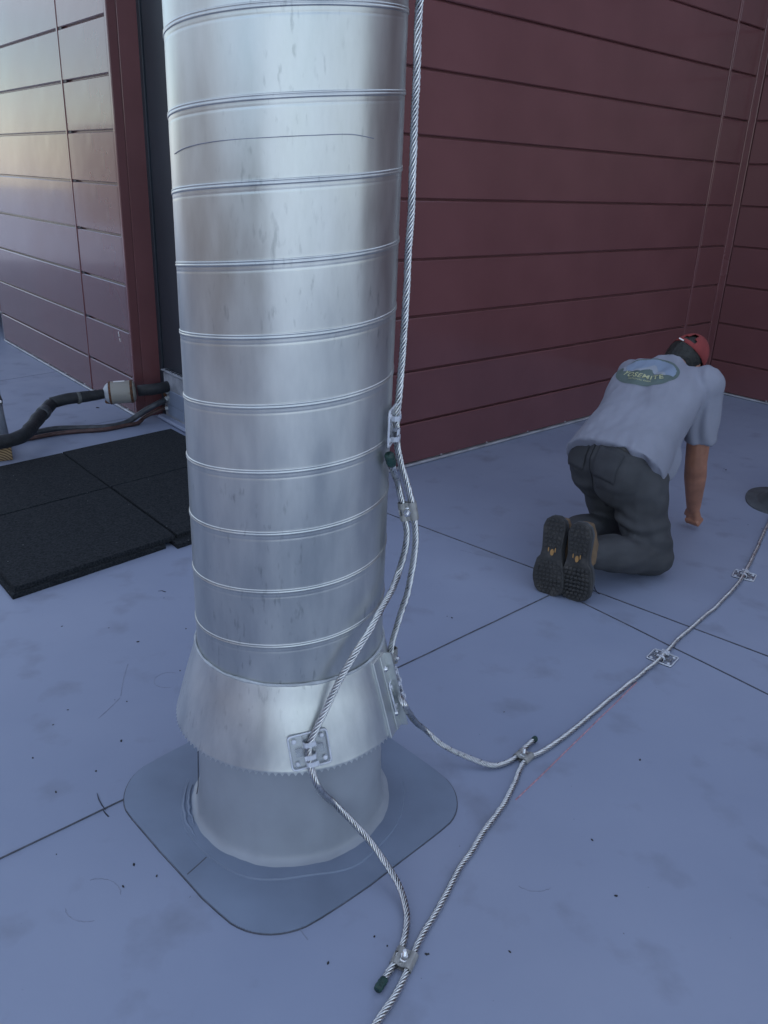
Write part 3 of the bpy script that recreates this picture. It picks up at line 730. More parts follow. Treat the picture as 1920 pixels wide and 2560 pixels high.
# --- cable B: taped end beside duct -> clamp -> collar bracket -> floor clamp
brk = oncone(772, 1868); 
B_pts = [side(978, 1150, rc+.004), side(984, 1175, rc+.006), side(994, 1212, rc+.006), side(1003, 1250, rc+.002), side(1010, 1290, rc), side(1016, 1330, rc), side(1013, 1372, rc+.004), side(997, 1430, rc+.008), side(972, 1490, rc+.012), side(936, 1555, rc+.014), side(892, 1625, rc+.016), side(848, 1705, rc+.020), oncone(812, 1780, .022), oncone(785, 1835, .016), oncone(773, 1872, .0125), oncone(775, 1905, .0135),
         side(790, 1958, .315), z_(gz(838, 2012, .17), .17), z_(gz(905, 2080, .10), .10), z_(gz(960, 2150, .052), .052), z_(gz(1000, 2220, .024), .024), z_(gz(1018, 2280, .013), .013), z_(gz(1014, 2340, .0095), .0095), z_(gz(1000, 2385, .0095), .0095), z_(gz(975, 2425, .0105), .0105), z_(gz(956, 2452, .0115), .0115)]
cabB = empty('lightning_cable', B_pts[-1], 'braided aluminium cable crossing in front of the duct over the cone collar', 'cable')
PB = braid('B', B_pts, parent=cabB)
tape(cabB, PB[0] + (PB[6]-PB[0]).normalized()*.014, PB[0] - (PB[6]-PB[0]).normalized()*.018, .0112)
tape(cabB, PB[-1] - (PB[-1]-PB[-8]).normalized()*.006, PB[-1] + (PB[-1]-PB[-8]).normalized()*.024)
# --- cable C: main run over the floor
FZ = .0078
C_pts = [gz(1990, 1170, FZ), gz(1950, 1250, FZ), gz(1918, 1315, FZ), gz(1893, 1372, FZ), gz(1868, 1422, FZ+.004), gz(1846, 1458, FZ+.004), gz(1800, 1508, FZ), gz(1745, 1556, FZ), gz(1700, 1595, FZ), gz(1668, 1628, FZ+.004), gz(1640, 1656, FZ+.004), gz(1585, 1700, FZ), gz(1520, 1752, FZ), gz(1450, 1810, FZ), gz(1390, 1858, FZ), gz(1345, 1885, FZ+.001), gz(1318, 1897, FZ+.002), gz(1300, 1926, FZ), gz(1284, 1968, FZ), gz(1240, 2040, FZ), gz(1190, 2110, FZ), gz(1140, 2190, FZ), gz(1098, 2270, FZ), gz(1060, 2330, FZ+.001), gz(1034, 2385, FZ+.0015), gz(1012, 2440, FZ), gz(980, 2500, FZ), gz(940, 2560, FZ), gz(880, 2660, FZ), gz(800, 2800, FZ)]
cabC = empty('lightning_cable', gz(1140, 2190), 'long braided aluminium cable lying across the roof through two floor clips', 'cable')
PC = braid('C', C_pts, parent=cabC)

# ================================================================== cable holders and clamps
def rrect(w, h, r, n=5):
    out = []
    for sx, sy, a0 in ((1,1,0), (-1,1,pi/2), (-1,-1,pi), (1,-1,3*pi/2)):
        for i in range(n+1): a = a0 + pi/2*i/n; out.append((sx*(w/2-r)+cos(a)*r, sy*(h/2-r)+sin(a)*r))
    return out
def holder(M, label, parent=None, w=.094, h=.084, lift=.0):
    root = empty('cable_holder', M.translation, label, 'cable holder', 'clear cable holders')
    def put(mb, name, m=M_CLEAR, sm=False):
        mb.v = [M @ v for v in mb.v]; return mb.ob(name, m, root, sm)
    pl = MB().prism(rrect(w, h, .008), .0005, .0026)
    put(pl, 'base_plate')
    rim = MB().tube([(x, y, .0042) for x, y in rrect(w-.004, h-.004, .008)], .0026, 7, closed=True); put(rim, 'rim', M_RIM, sm=True)
    for sx in (-1, 1):
        for sy in (-1, 1):
            b = MB().lathe([(.0001, .0075), (.0045, .0072), (.0058, .0055), (.006, .0024)], 14, V((sx*w*.34, sy*h*.32, 0))); put(b, 'boss', M_RIM, sm=True)
    for sx in (-1, 1):
        put(MB().bbox((sx*.024-.0085, -.010, .0024), (sx*.024+.0085, .010, .0068), .001), 'raised_pad')
        put(MB().bbox((sx*.012-.0012, -.036, .0024), (sx*.012+.0012, .036, .0060), .0008), 'rib')
    for sy, s in ((.017, 1), (-.013, -1), (-.030, 1)):
        prof = [(-.012, .002), (-.0125, .010), (-.0095, .0165), (-.003, .0195), (.004, .0192), (.0105, .0165), (.0155, .0185)]
        t = MB(); vs = []; L = len(prof); wd = .0055
        for i, (x_, z0) in enumerate(prof):
            tx, tz = (prof[min(i+1, L-1)][0]-prof[max(i-1, 0)][0], prof[min(i+1, L-1)][1]-prof[max(i-1, 0)][1]); l = sqrt(tx*tx+tz*tz); nx_, nz_ = -tz/l*.0011, tx/l*.0011
            for (oy, sg) in ((-wd, 1), (wd, 1), (wd, -1), (-wd, -1)): vs.append(V(((x_+nx_*sg)*s, sy+oy, z0+nz_*sg)))
        fs = [(i*4+k, i*4+(k+1) % 4, i*4+4+(k+1) % 4, i*4+4+k) for i in range(L-1) for k in range(4)] + [(0,1,2,3), tuple((L-1)*4+k for k in range(4))]
        put(t.add(vs, fs), 'bent_tab', M_RIM, sm=False)
    return root
def nearest(P, p): 
    i = min(range(len(P)), key=lambda k: (P[k]-p).length); a, b = P[max(0, i-3)], P[min(len(P)-1, i+3)]; return P[i], (b-a).normalized()
def holder_on(P, p, n, off, label):
    c, t = nearest(P, p); t = (t - n*t.dot(n)).normalized(); xax = t.cross(n)
    o = c - n*off
    return holder(Matrix(((xax.x, t.x, n.x, o.x), (xax.y, t.y, n.y, o.y), (xax.z, t.z, n.z, o.z), (0,0,0,1))), label)
UP = V((0, 0, 1))
holder_on(PC, gz(1856, 1440), UP, .0118, 'clear plastic floor clip on the cable stretch leading to the dark pipe flashing')
holder_on(PC, gz(1652, 1645), UP, .0118, 'clear plastic floor clip where the cable crosses a roof seam')
def cone_n(a): 
    k = (CR0_-CR1_)/(CZ1-CZ0); return V((cos(a), sin(a), k)).normalized()
pb = oncone(773, 1872); ab = atan2(pb.y-AX.y, pb.x-AX.x); nb = cone_n(ab)
tb = UP - nb*UP.dot(nb) + V((cos(ab+pi/2), sin(ab+pi/2), 0))*(-.12); tb.normalize(); xb = tb.cross(nb)
ob_ = pb + nb*.0025
holder(Matrix(((xb.x, tb.x, nb.x, ob_.x), (xb.y, tb.y, nb.y, ob_.y), (xb.z, tb.z, nb.z, ob_.z), (0,0,0,1))), 'clear plastic cable bracket stuck to the front of the cone collar')
# holder at duct side
c, t = nearest(PA, side(990, 1052, rc)); ah = atan2(c.y-AX.y, c.x-AX.x) - .07; nh = V((cos(ah), sin(ah), 0)); th_ = UP; xh = th_.cross(nh)
oh = AX + nh*(RP+.0045); oh.z = c.z - .004
holder(Matrix(((xh.x, th_.x, nh.x, oh.x), (xh.y, th_.y, nh.y, oh.y), (xh.z, th_.z, nh.z, oh.z), (0,0,0,1))), 'clear plastic cable bracket on the side of the duct')
# holder on collar's right side
c, t = nearest(PA, oncone(1005, 1745, .02)); ah = atan2(c.y-AX.y, c.x-AX.x) + .16; nh = cone_n(ah); th_ = (UP - nh*UP.dot(nh)).normalized(); xh = th_.cross(nh)
oh = AX + V((cos(ah)*cone_r(c.z-.0), sin(ah)*cone_r(c.z-.0), 0)) + nh*.004; oh.z = c.z
holder(Matrix(((xh.x, th_.x, nh.x, oh.x), (xh.y, th_.y, nh.y, oh.y), (xh.z, th_.z, nh.z, oh.z), (0,0,0,1))), 'clear plastic cable bracket beside the lap flange of the cone collar')

def clamp(M, label, d=.030, ly=.044, stud=.021):
    """two-cable parallel clamp: pressed plates with curled channels, washer, nut and stud. local y along cables, z outward, cables at x=+-d/2"""
    root = empty('cable_clamp', M.translation, label, 'cable clamp', 'bolted cable clamps')
    def put(mb, name, m=M_CLAMP, sm=False):
        mb.v = [M @ v for v in mb.v]; o = mb.ob(name, m, root, sm); return o
    h = d/2; rr = .0086
    prof = []
    for i in range(8): a = radians(205 - 150*i/7); prof.append((-h+cos(a)*rr, sin(a)*rr))
    prof += [(-h*.40, .0042), (0, .0040), (h*.40, .0042)]
    for i in range(8): a = radians(125 - 150*i/7); prof.append((h+cos(a)*rr, sin(a)*rr))
    th = .0024; L = len(prof); ny = 6
    def plate(flip, skip):
        mb = MB(); vs = []
        for j in range(ny+1):
            y = -ly/2 + ly*j/ny
            for k in (0, 1):
                for i, (x_, z0) in enumerate(prof):
                    tx = prof[min(i+1, L-1)][0]-prof[max(i-1, 0)][0]; tz = prof[min(i+1, L-1)][1]-prof[max(i-1, 0)][1]; l = sqrt(tx*tx+tz*tz)
                    x2, z2 = x_ - tz/l*th*k, z0 + tx/l*th*k
                    if abs(x_) < h*.5: z2 += .0
                    vs.append(V((x2, y, (z2 if not flip else -z2*.92-.0006))))
        S = 2*L; fs = []
        keep = lambda i, j: not ((i, j) in skip)
        for j in range(ny):
            for i in range(L-1):
                if not keep(i, j): continue
                for k in (0, 1): fs.append((j*S+k*L+i, j*S+k*L+i+1, (j+1)*S+k*L+i+1, (j+1)*S+k*L+i))
                for (di, dj, e) in ((-1, 0, (j*S+i, (j+1)*S+i, (j+1)*S+L+i, j*S+L+i)), (1, 0, (j*S+i+1, (j+1)*S+i+1, (j+1)*S+L+i+1, j*S+L+i+1)), (0, -1, (j*S+i, j*S+i+1, j*S+L+i+1, j*S+L+i)), (0, 1, ((j+1)*S+i, (j+1)*S+i+1, (j+1)*S+L+i+1, (j+1)*S+L+i))):
                    ii, jj = i+di, j+dj
                    if ii < 0 or ii >= L-1 or jj < 0 or jj >= ny or not keep(ii, jj): fs.append(e)
        return mb.add(vs, fs)
    put(plate(False, {(i, j) for i in (2, 3, 4) for j in (2, 3)}), 'top_plate')
    put(plate(True, set()), 'bottom_plate')
    put(MB().lathe([(.003, .0062), (.0114, .0062), (.0117, .0068), (.0114, .0080), (.003, .0082)], 24), 'washer', M_BOLT, True)
    hexa = [(cos(pi/3*i)*.0090, sin(pi/3*i)*.0090) for i in range(6)]
    put(MB().prism(hexa, .0080, .0142, taper=.96), 'nut', M_BOLT)
    st = [(.0001, .0142+stud*.72), (.0034, .0142+stud*.72)]
    nth = int(stud*.7/.0016)
    for i in range(nth): st += [(.0045, .0142+stud*.7-.0016*i-.0004), (.0039, .0142+stud*.7-.0016*i-.0012)]
    st += [(.0044, -.012), (.0001, -.012)]
    put(MB().lathe(st, 12), 'stud', M_BOLT)
    put(MB().lathe([(.0001, -.0165), (.0062, -.0160), (.0068, -.011), (.0001, -.011)], 6), 'bolt_head', M_BOLT)
    e = MB().lathe([(.0001, .0075), (.0028, .0072), (.0032, .006)], 10, V((-.002, -ly*.36, 0))); put(e, 'rivet', M_CLAMP, True)
    return root
def mat4(x, y, z, o): return Matrix(((x.x, y.x, z.x, o.x), (x.y, y.y, z.y, o.y), (x.z, y.z, z.z, o.z), (0,0,0,1)))
def clamp_at(pL, PLp, pR, PRp, out, label, **k):
    a, ta = nearest(PLp, pL); b, tb_ = nearest(PRp, pR)
    x = b-a; d = x.length; y = (ta if ta.z > 0 or True else -ta); 
    if ta.dot(tb_) < 0: tb_ = -tb_
    y = (ta+tb_).normalized(); x = (x - y*x.dot(y)); d = x.length; x.normalize(); z = x.cross(y)
    if z.dot(out) < 0: y = -y; z = -z
    return clamp(mat4(x, y, z, (a+b)/2), label, d=max(d, .021), **k)
clamp_at(side(1007, 1278, rc), PB, side(1031, 1275, rc), PA, -ray(1019, 1278), 'grey metal clamp joining two cables beside the duct')
clamp_at(gz(990, 2400, .0095), PB, gz(1029, 2397, .0095), PC, UP, 'grey metal clamp in front of the membrane patch joining two cables')
clamp_at(gz(1300, 1884, .0095), PA, gz(1320, 1897, .0095), PC, UP, 'grey metal clamp on the roof beside the pink chalk line', ly=.040)
# clamp at top of collar flange (single cable on stub bracket)
c, t = nearest(PA, oncone(979, 1650, .016)); out = (V((c.x-AX.x, c.y-AX.y, .1)).normalized()*.6 - ray(979, 1650)*.5 + V((.5, 0, 0))).normalized()
z = (out - t*out.dot(t)).normalized(); y = t if t.z > 0 else -t; x = y.cross(z)
clamp(mat4(x, y, z, c + x*.011), 'grey metal clamp on the cable at the top of the cone collar', d=.022, ly=.042, stud=.010)

# ================================================================== rubber mats
u0 = gz(155, 1130, .045); uu = (gz(428, 1071, .045) - u0).normalized(); vv_ = (gz(431, 1331, .045) - u0).normalized()
uu = V((uu.x, uu.y, 0)).normalized(); vv_ = V((vv_.x, vv_.y, 0)).normalized()
W1 = (gz(428, 1071, .045) - u0).length; S2 = (gz(280, 1216, .045)-u0).length; V2 = 1.40
def tile(a0, a1, b0, b1, z0, z1, dx, dy, label, grp):
    o = u0 + uu*dx + vv_*dy; M = Matrix(((uu.x, vv_.x, 0, o.x), (uu.y, vv_.y, 0, o.y), (0, 0, 1, 0), (0, 0, 0, 1)))
    mb = MB(); n = 10; pts = []
    for (p, q) in (((a0,b0),(a1,b0)), ((a1,b0),(a1,b1)), ((a1,b1),(a0,b1)), ((a0,b1),(a0,b0))):
        for i in range(n):
            x_ = p[0]+(q[0]-p[0])*i/n; y_ = p[1]+(q[1]-p[1])*i/n
            pts.append((x_ + .0022*noise.noise(V((x_*9, y_*9, z0*30))), y_ + .0022*noise.noise(V((x_*9+5, y_*9, z0*30)))))
    mb.prism(pts, z0, z1-.003, M); m2 = MB().prism(pts, z1-.003, z1, M, taper=.994)
    N = len(pts)
    vs = mb.v[:] ; o = MB()
    top = [v.copy() for v in m2.v[N:]]
    allv = mb.v[:2*N] + top
    fs = [tuple(range(N))[::-1]] + [(i, (i+1) % N, N+(i+1) % N, N+i) for i in range(N)] + [(N+i, N+(i+1) % N, 2*N+(i+1) % N, 2*N+i) for i in range(N)] + [tuple(range(2*N, 3*N))]
    ob = mk('rubber_mat', allv, fs, M_RUB)
    tag(ob, label, 'rubber mat', grp)
GR = 'stacked black rubber mats'
tile(0.004, W1, 0, S2-.003, .0227, .0452, 0, 0, 'black rubber mat in the top layer beside the grey curb box', GR)
tile(0.004, W1, S2+.003, V2+.03, .0227, .0452, 0.004, 0, 'black rubber mat in the top layer behind the duct', GR)
tile(-.74, -.004, .012, S2-.003, .0227, .0452, 0, 0, 'black rubber mat in the top layer beside the wood block', GR)
tile(-.74, -.004, S2+.003, V2+.03, .0227, .0452, 0, 0.004, 'black rubber mat in the top layer whose worn corner faces the bare roof', GR)
tile(-.72, .03, .04, V2*.5, 0, .0224, 0, 0, 'black rubber mat in the lower layer under the wood block side', GR)
tile(.036, W1-.03, .04, V2*.5, 0, .0224, 0, 0, 'black rubber mat in the lower layer under the curb box side', GR)
tile(-.755, -.06, V2*.5+.01, V2+.045, 0, .0224, 0, 0, 'black rubber mat in the lower layer at the worn corner of the stack', GR)
tile(-.02, W1-.36, V2*.5+.01, V2+.085, 0, .0224, 0, 0, 'black rubber mat in the lower layer sticking out under the front edge', GR)

# ================================================================== curb box, insulated line, hoses
bx0 = gz(414, 1046); bdir = dR; bn = nL
boxL = 1.0; boxH = .345; boxD = (bx0 - recO).dot(nL) - .015
o = bx0 - nL*boxD; o.z = 0
MBx = wallmat(o, bdir, bn)
box = empty('curb_box', bx0, 'grey weathered curb box with ribbed lid against the dark wall', 'curb box')
bb = MB().bbox((0, 0, 0), (boxL, boxH-.014, boxD), .012, MBx); bb.ob('body', M_GREYM, box)
MB().bbox((-.008, boxH-.014, 0), (boxL+.008, boxH-.004, boxD+.010), .003, MBx).ob('lid', M_GREYM, box)
k = .03
while k < boxL-.03:
    MB().bbox((k, boxH-.005, .012), (k+.022, boxH+.004, boxD-.004), .002, MBx).ob('lid_rib', M_HOSE, box); k += .045
MB().bbox((.10, .12, boxD-.002), (boxL, .215, boxD+.006), .003, MBx).ob('flashing_strip', M_PATCH, box)
MB().bbox((.06, .045, boxD-.002), (.30, .118, boxD+.005), .003, MBx).ob('flashing_strip', M_PATCH, box)
MB().bbox((-.03, 0.001, boxD-.01), (boxL, .03, boxD+.05), .012, MBx).ob('base_cant', M_MEM, box)
# line set
def zpx(x, y, z): return gz(x, y, z)
def tape_ring(par_, a, b, r, m): MB().tube([a, a.lerp(b, .5), b], [r*.99, r*1.03, r], 14, jitter=.03).ob('insulation_joint', m, par_, True)
ins = empty('insulated_pipe', zpx(120, 1030, .0), 'black foam insulated pipe bending from the curb box toward the wood block', 'pipe')
pe = MBx @ V((.055, .235, boxD-.02))
p_in = [pe, zpx(392, 972, .235), zpx(345, 977, .225)]
MB().tube(catmull(p_in, .03), .037, 14, jitter=.04).ob('foam_sleeve', M_INS, ins, True)
q_out = [zpx(262, 984, .215), zpx(225, 990, .21), zpx(165, 998, .205), zpx(128, 1008, .19)]
MB().tube(catmull(q_out, .03), [.030+.006*min(1, i/4) for i in range(len(catmull(q_out, .03)))], 14, jitter=.03).ob('foam_sleeve', M_INS, ins, True)
q3 = [zpx(126, 1012, .185), zpx(95, 1047, .16), zpx(62, 1086, .145), zpx(40, 1097, .140), zpx(0, 1106, .139), zpx(-60, 1118, .139), zpx(-160, 1135, .139)]
P3 = catmull(q3, .03)
MB().tube(P3, [.0385*(1+.09*noise.noise(V((i*.35, 2, 5)))) for i in range(len(P3))], 14, jitter=.04).ob('foam_sleeve', M_INS, ins, True)
MB().tube([zpx(131, 1006, .19), zpx(124, 1014, .185)], .018, 10).ob('bare_copper', M_HOSER, ins, True)
tape_ring(ins, P3[3], P3[5], .041, M_HOSE); tape_ring(ins, zpx(200, 994, .207), zpx(192, 995, .207), .0385, M_TAPEG)
d0, d1 = zpx(268, 983, .215), zpx(338, 978, .224)
dd = (d1-d0).normalized()
dr = empty('filter_drier', (d0+d1)/2, 'grey rusty cylindrical filter drier on the black insulated pipe', 'filter drier')
L = (d1-d0).length
def axl(prof, n=28):
    a = dd.cross(UP).normalized(); b = dd.cross(a); mb = MB(); vs = []; P_ = len(prof)
    for k in range(n):
        w = a*cos(2*pi*k/n) + b*sin(2*pi*k/n)
        for r, s in prof: vs.append(d0 + dd*s + w*r)
    fs = [(k*P_+i, ((k+1) % n)*P_+i, ((k+1) % n)*P_+i+1, k*P_+i+1) for k in range(n) for i in range(P_-1)]
    return mb.add(vs, fs)
axl([(.060, .012), (.071, .020), (.0725, .03), (.0725, L-.02), (.069, L-.008), (.055, L), (.03, L+.006)]).ob('shell', M_DRIER, dr, True)
axl([(.02, -.028), (.030, -.022), (.052, -.008), (.064, .006), (.0655, .014), (.06, .016)]).ob('end_cap', M_DRIERC, dr, True)
axl([(.067, .013), (.0745, .016), (.0745, .024), (.072, .027)]).ob('rust_band', M_RUST, dr, True)
axl([(.0715, L-.03), (.0745, L-.027), (.0745, L-.016), (.071, L-.012)]).ob('rust_band', M_RUST, dr, True)
MB().caps(d0 - dd*.005 - UP*.055, d0 + dd*.01 - UP*.062, .014, .010).ob('rust_lump', M_RUST, dr, True)
lb = (d0+d1)/2 + UP*.0715 - dd*.01; a_ = dd.cross(UP).normalized()
MB().bbox((-.035, -.012, 0), (.035, .012, .0022), .0008, mat4(dd, -a_, UP, lb)).ob('paper_label', M_WHITE, dr)
def hose(pts, r, m, label):
    h = empty('floor_hose', pts[0], label, 'hose'); MB().tube(catmull(pts, .03), r, 10).ob('sleeve', m, h, True); return h
e1 = MBx @ V((.02, .14, boxD-.02)); e2 = MBx @ V((.03, .09, boxD-.02))
hose([e1, zpx(388, 1012, .13), zpx(360, 1028, .09), zpx(335, 1045, .045), zpx(312, 1058, .024), zpx(262, 1068, .02), zpx(205, 1070, .02), zpx(140, 1072, .02), zpx(95, 1080, .02), zpx(40, 1092, .02), zpx(-60, 1110, .02)], .019, M_HOSE, 'dark grey hose lying on the roof under the insulated pipe')
hose([e2, zpx(385, 1030, .07), zpx(358, 1045, .03), zpx(345, 1058, .016), zpx(318, 1063, .014), zpx(260, 1074, .014), zpx(200, 1078, .014), zpx(140, 1084, .014), zpx(85, 1094, .014), zpx(30, 1104, .014), zpx(-60, 1122, .014)], .0135, M_HOSER, 'thin reddish hose lying beside the grey hose')
# white frayed foam where the lines enter the box
fo = empty('sealing_foam', MBx @ V((.03, .12, boxD)), 'lumpy pale sealing foam where hoses enter the curb box', 'foam')
for i in range(16):
    c = MBx @ V((.015+random.uniform(0, .08), .06+random.uniform(0, .16), boxD+random.uniform(-.005, .012))); r = random.uniform(.007, .017)
    bm = bmesh.new(); bmesh.ops.create_icosphere(bm, subdivisions=2, radius=r)
    vs = [c + v.co*(1+.35*noise.noise(v.co*120+c*9)) for v in bm.verts]; bm.verts.index_update(); fs = [tuple(v.index for v in f.verts) for f in bm.faces]; bm.free()
    mk('foam_lump', vs, fs, M_CAULK if i % 6 else M_RUST, fo, True)
# wood sleeper
we = gz(-20, 1152); wdv = V((-.55, .83, 0)).normalized(); wx = V((wdv.y, -wdv.x, 0))
wo_ = gz(33, 1150) - wx*.092
ws = MB().bbox((0, 0, 0), (.092, .5, .092), .004); 
wob = ws.ob('wood_block', M_WOOD); wob.matrix_world = Matrix(((wx.x, wdv.x, 0, wo_.x), (wx.y, wdv.y, 0, wo_.y), (0, 0, 1, 0), (0, 0, 0, 1)))
tag(wob, 'sawn wood block with end grain showing under the black insulated pipe', 'wood block')
# leaning grey tube
lt = empty('leaning_tube', gz(2, 1100), 'leaning grey tube bound with cloth tape and a white tie', 'tube')
b0 = gz(-12, 1104, .04); b1 = b0 + V((-.055, .10, .42)); 
def lp(t): return b0.lerp(b1, t)
MB().tube([z_(b0, 0.0), lp(.1), lp(.3), lp(.52)], [.083, .080, .074, .070], 20).ob('lower_tube', M_PVC, lt, True)
MB().tube([lp(.50), lp(.56), lp(.62), lp(.70), lp(.80), lp(.86), lp(.95), lp(1.3)], [.073, .071, .067, .066, .066, .062, .048, .030], 18, jitter=.03).ob('cloth_wrap', M_TAPEG, lt, True)
tie = lp(.56); tv = (CAM - tie); tv.z = 0; tv.normalize(); tr = V((-tv.y, tv.x, 0))
MB().tube([lp(.53), lp(.56)], .0745, 20).ob('tie_band', M_INK, lt, True)
for i in range(4):
    MB().caps(tie + tv*.066 + tr*(.012 + .014*i) + UP*(.006*(i % 2)), tie + tv*.070 + tr*(.018+.014*i) + UP*(.01-.006*(i % 2)), .010, .009).ob('white_tie', M_WHITE, lt, True)
MB().bbox((-.03, -.008, 0), (.03, .008, .16), .004, Matrix.Translation(z_(b0, .0) + tv*.083 - tr*.02)).ob('grey_strap', M_TAPEG, lt)

# dark flashing at the right
fd = empty('pipe_flashing', gz(1965, 1255), 'dark rubber pipe flashing standing by the end of the long cable', 'flashing')
fc = gz(1985, 1262)
MB().prism([(fc.x+cos(2*pi*i/40)*.26*(1+.04*sin(4*2*pi*i/40)), fc.y+sin(2*pi*i/40)*.26*(1+.04*sin(4*2*pi*i/40))) for i in range(40)], -.001, .008, taper=.985).ob('base_skirt', M_DARKFL, fd)
MB().lathe([(.19, .008), (.17, .02), (.13, .06), (.095, .12), (.08, .17), (.075, .30), (.06, .301)], 40, V((fc.x, fc.y, 0))).ob('cone', M_DARKFL, fd, True)
MB().cyl(V((fc.x, fc.y, .28)), V((fc.x, fc.y, .62)), .055, n=28).ob('vent_tube', M_PVC, fd, True)
MB().tube([V((fc.x+.078*cos(2*pi*i/28), fc.y+.078*sin(2*pi*i/28), .285)) for i in range(28)], .005, 8, closed=True).ob('hose_clamp', M_BOLT, fd, True)

# ================================================================== person kneeling
person = empty('person', gz(1560, 1440), 'person in grey printed t-shirt and red cap kneeling and leaning forward on one fist', 'person')
P0 = V((1.015, 3.40, .50)); NK = V((1.275, 3.73, .83))
T = (NK-P0).normalized(); Wr = T.cross(UP).normalized(); Bk = Wr.cross(T).normalized()
H1 = V((.877, .48, 0)).normalized(); Lf = V((-H1.y, H1.x, 0))
hipR = P0 - Lf*.085 + V((.02, 0, -.03)); hipL = P0 + Lf*.085 + V((0, .0, -.03))
kneeR = V((1.175, 3.27, .075)); kneeL = V((1.09, 3.52, .075))
ankR = V((.845, 3.075, .175)); ankL = V((.74, 3.21, .185))
shR = NK + Wr*.172 - T*.04 - Bk*.025; shL = NK - Wr*.165 - T*.04 - Bk*.035
elR = V((1.445, 3.655, .405)); wrR = V((1.530, 3.795, .125))
elL = shL + V((.10, .08, -.33)); wrL = elL + V((.06, .10, -.22)); wrL.z = .09
hc = V((1.395, 3.90, .835))
crown = V((.66, .30, .66)).normalized(); face = (T*.6 + V((.2, .25, -.9))); face = (face - crown*face.dot(crown)).normalized(); ear = crown.cross(face).normalized()
# ---- body
body = MB()
body.ell(hc, [ear*.074, face*.092, crown*.105])
body.ell(hc + face*.045 - crown*.045, [ear*.055, face*.060, crown*.065])
body.caps(hc + face*.09 - crown*.005, hc + face*.110 - crown*.025, .011, .014)              # nose
body.caps(hc + face*.098 - crown*.062 - ear*.015, hc + face*.098 - crown*.062 + ear*.015, .009, .009)   # lips
for s in (-1, 1):
    body.ell(hc + ear*s*.077 - crown*.012, [ear*.010, face*.020, crown*.031])
    body.ell(hc + face*.085 + ear*s*.032 + crown*.006, [ear*.013, face*.010, crown*.009])
body.caps(hc - crown*.05 - face*.02, NK - T*.02 - Bk*.03, .055, .052)
for t, a, b in ((.05, .15, .10), (.3, .14, .10), (.55, .15, .095), (.74, .14, .075)):
    body.ell(P0.lerp(NK, t) - Bk*.012, [Wr*a, Bk*b, T*.12])
body.chain([shR, elR], [.058, .050]); body.chain([elR, elR.lerp(wrR, .3), wrR], [.050, .052, .034])
body.chain([shL, elL], [.052, .043]); body.chain([elL, elL.lerp(wrL, .3), wrL], [.043, .046, .030])
body.ell(elR.lerp(shR, .4) , [V((.046,0,0)), V((0,.05,0)), V((0,0,.09))])
for hp, kn, an in ((hipR, kneeR, ankR), (hipL, kneeL, ankL)):
    body.chain([hp, kn], [.08, .055]); body.chain([kn, an], [.05, .035])
def fist(wr, fw, sgn):
    """fist pressed on the ground: palm block, four curled fingers, thumb against them"""
    dn = V((0, 0, -1)); sd = fw.cross(UP).normalized()*sgn
    kn_c = wr + dn*.062 + fw*.022
    body.caps(wr, kn_c + sd*.018, .028, .021); body.caps(wr, kn_c - sd*.020, .026, .020)
    for i, ln in enumerate((.034, .038, .036, .029)):
        k0 = kn_c + sd*(.030 - .0195*i) + fw*.012
        k1 = k0 + fw*.018 + dn*ln*.35; k1.z = max(k1.z, .0115); k2 = k1 - fw*.030 + dn*.010; k2.z = max(.0105, min(k2.z, .03)); k3 = k2 - fw*.014 + UP*.016
        body.chain([kn_c + sd*(.024-.016*i), k0, k1, k2, k3], [.012, .0112, .0102, .0098, .0088], n=8, m=3)
    t0 = wr + dn*.025 + sd*.022; t1 = kn_c + sd*.046 + fw*.008 + UP*.004; t2 = kn_c + sd*.034 + fw*.036 - UP*.010; t2.z = max(t2.z, .016)
    body.chain([t0, t1, t2], [.016, .012, .0098], n=8, m=3)
fist(wrR, V((.75, .66, 0)).normalized(), -1); fist(wrL, V((.75, .66, 0)).normalized(), 1)
mko('body', remesh(body, .0062, 2), M_SKIN, person, True)
# ---- trousers
tr_ = MB()
tr_.ell(P0 - V((0,0,.01)) + Bk*.01, [Lf*.190, H1*.165, UP*.155]); tr_.ell(P0 - H1*.05 - Lf*.075 - UP*.05, [Lf*.12, H1*.13, UP*.16]); tr_.ell(P0 - H1*.05 + Lf*.075 - UP*.05, [Lf*.12, H1*.13, UP*.16])
tr_.ell(P0 + T*.05 - Bk*.015, [Wr*.175, Bk*.115, T*.10])
for hp, kn, an, lat in ((hipR, kneeR, ankR, -1), (hipL, kneeL, ankL, 1)):
    m1 = hp.lerp(kn, .5) - H1*.015
    tr_.chain([hp - UP*.02, m1, kn + UP*.022], [.125, .112, .092]); tr_.caps(kn + H1*.01, kn - H1*.05 + UP*.01, .078, .078)
    m2 = kn.lerp(an, .55) + UP*.012
    tr_.chain([kn + UP*.012, m2, an + (kn-an).normalized()*.03], [.086, .080, .068])
def trd(p, n):
    q = V((p.x*4, p.y*4, p.z*9)); f = noise.noise(q)*.014 + noise.noise(V((p.x*13, p.y*13, p.z*22)))*.008
    f += .012*sin(p.z*75 + 6*noise.noise(p*5))*max(0, noise.noise(p*6+V((3,3,3))))
    return f
me = remesh(tr_, .0085, 4, trd)
for v in me.vertices: v.co.z = max(v.co.z, .002)
trou = mko('trousers', me, M_TROU, person, True)
M_TROU2 = mat('trouser_seam_cloth', (.034, .036, .042), .85, var=.2, vs=9)
bmx = bmesh.new(); bmx.from_mesh(me); tt_ = BVHTree.FromBMesh(bmx); bmx.free()
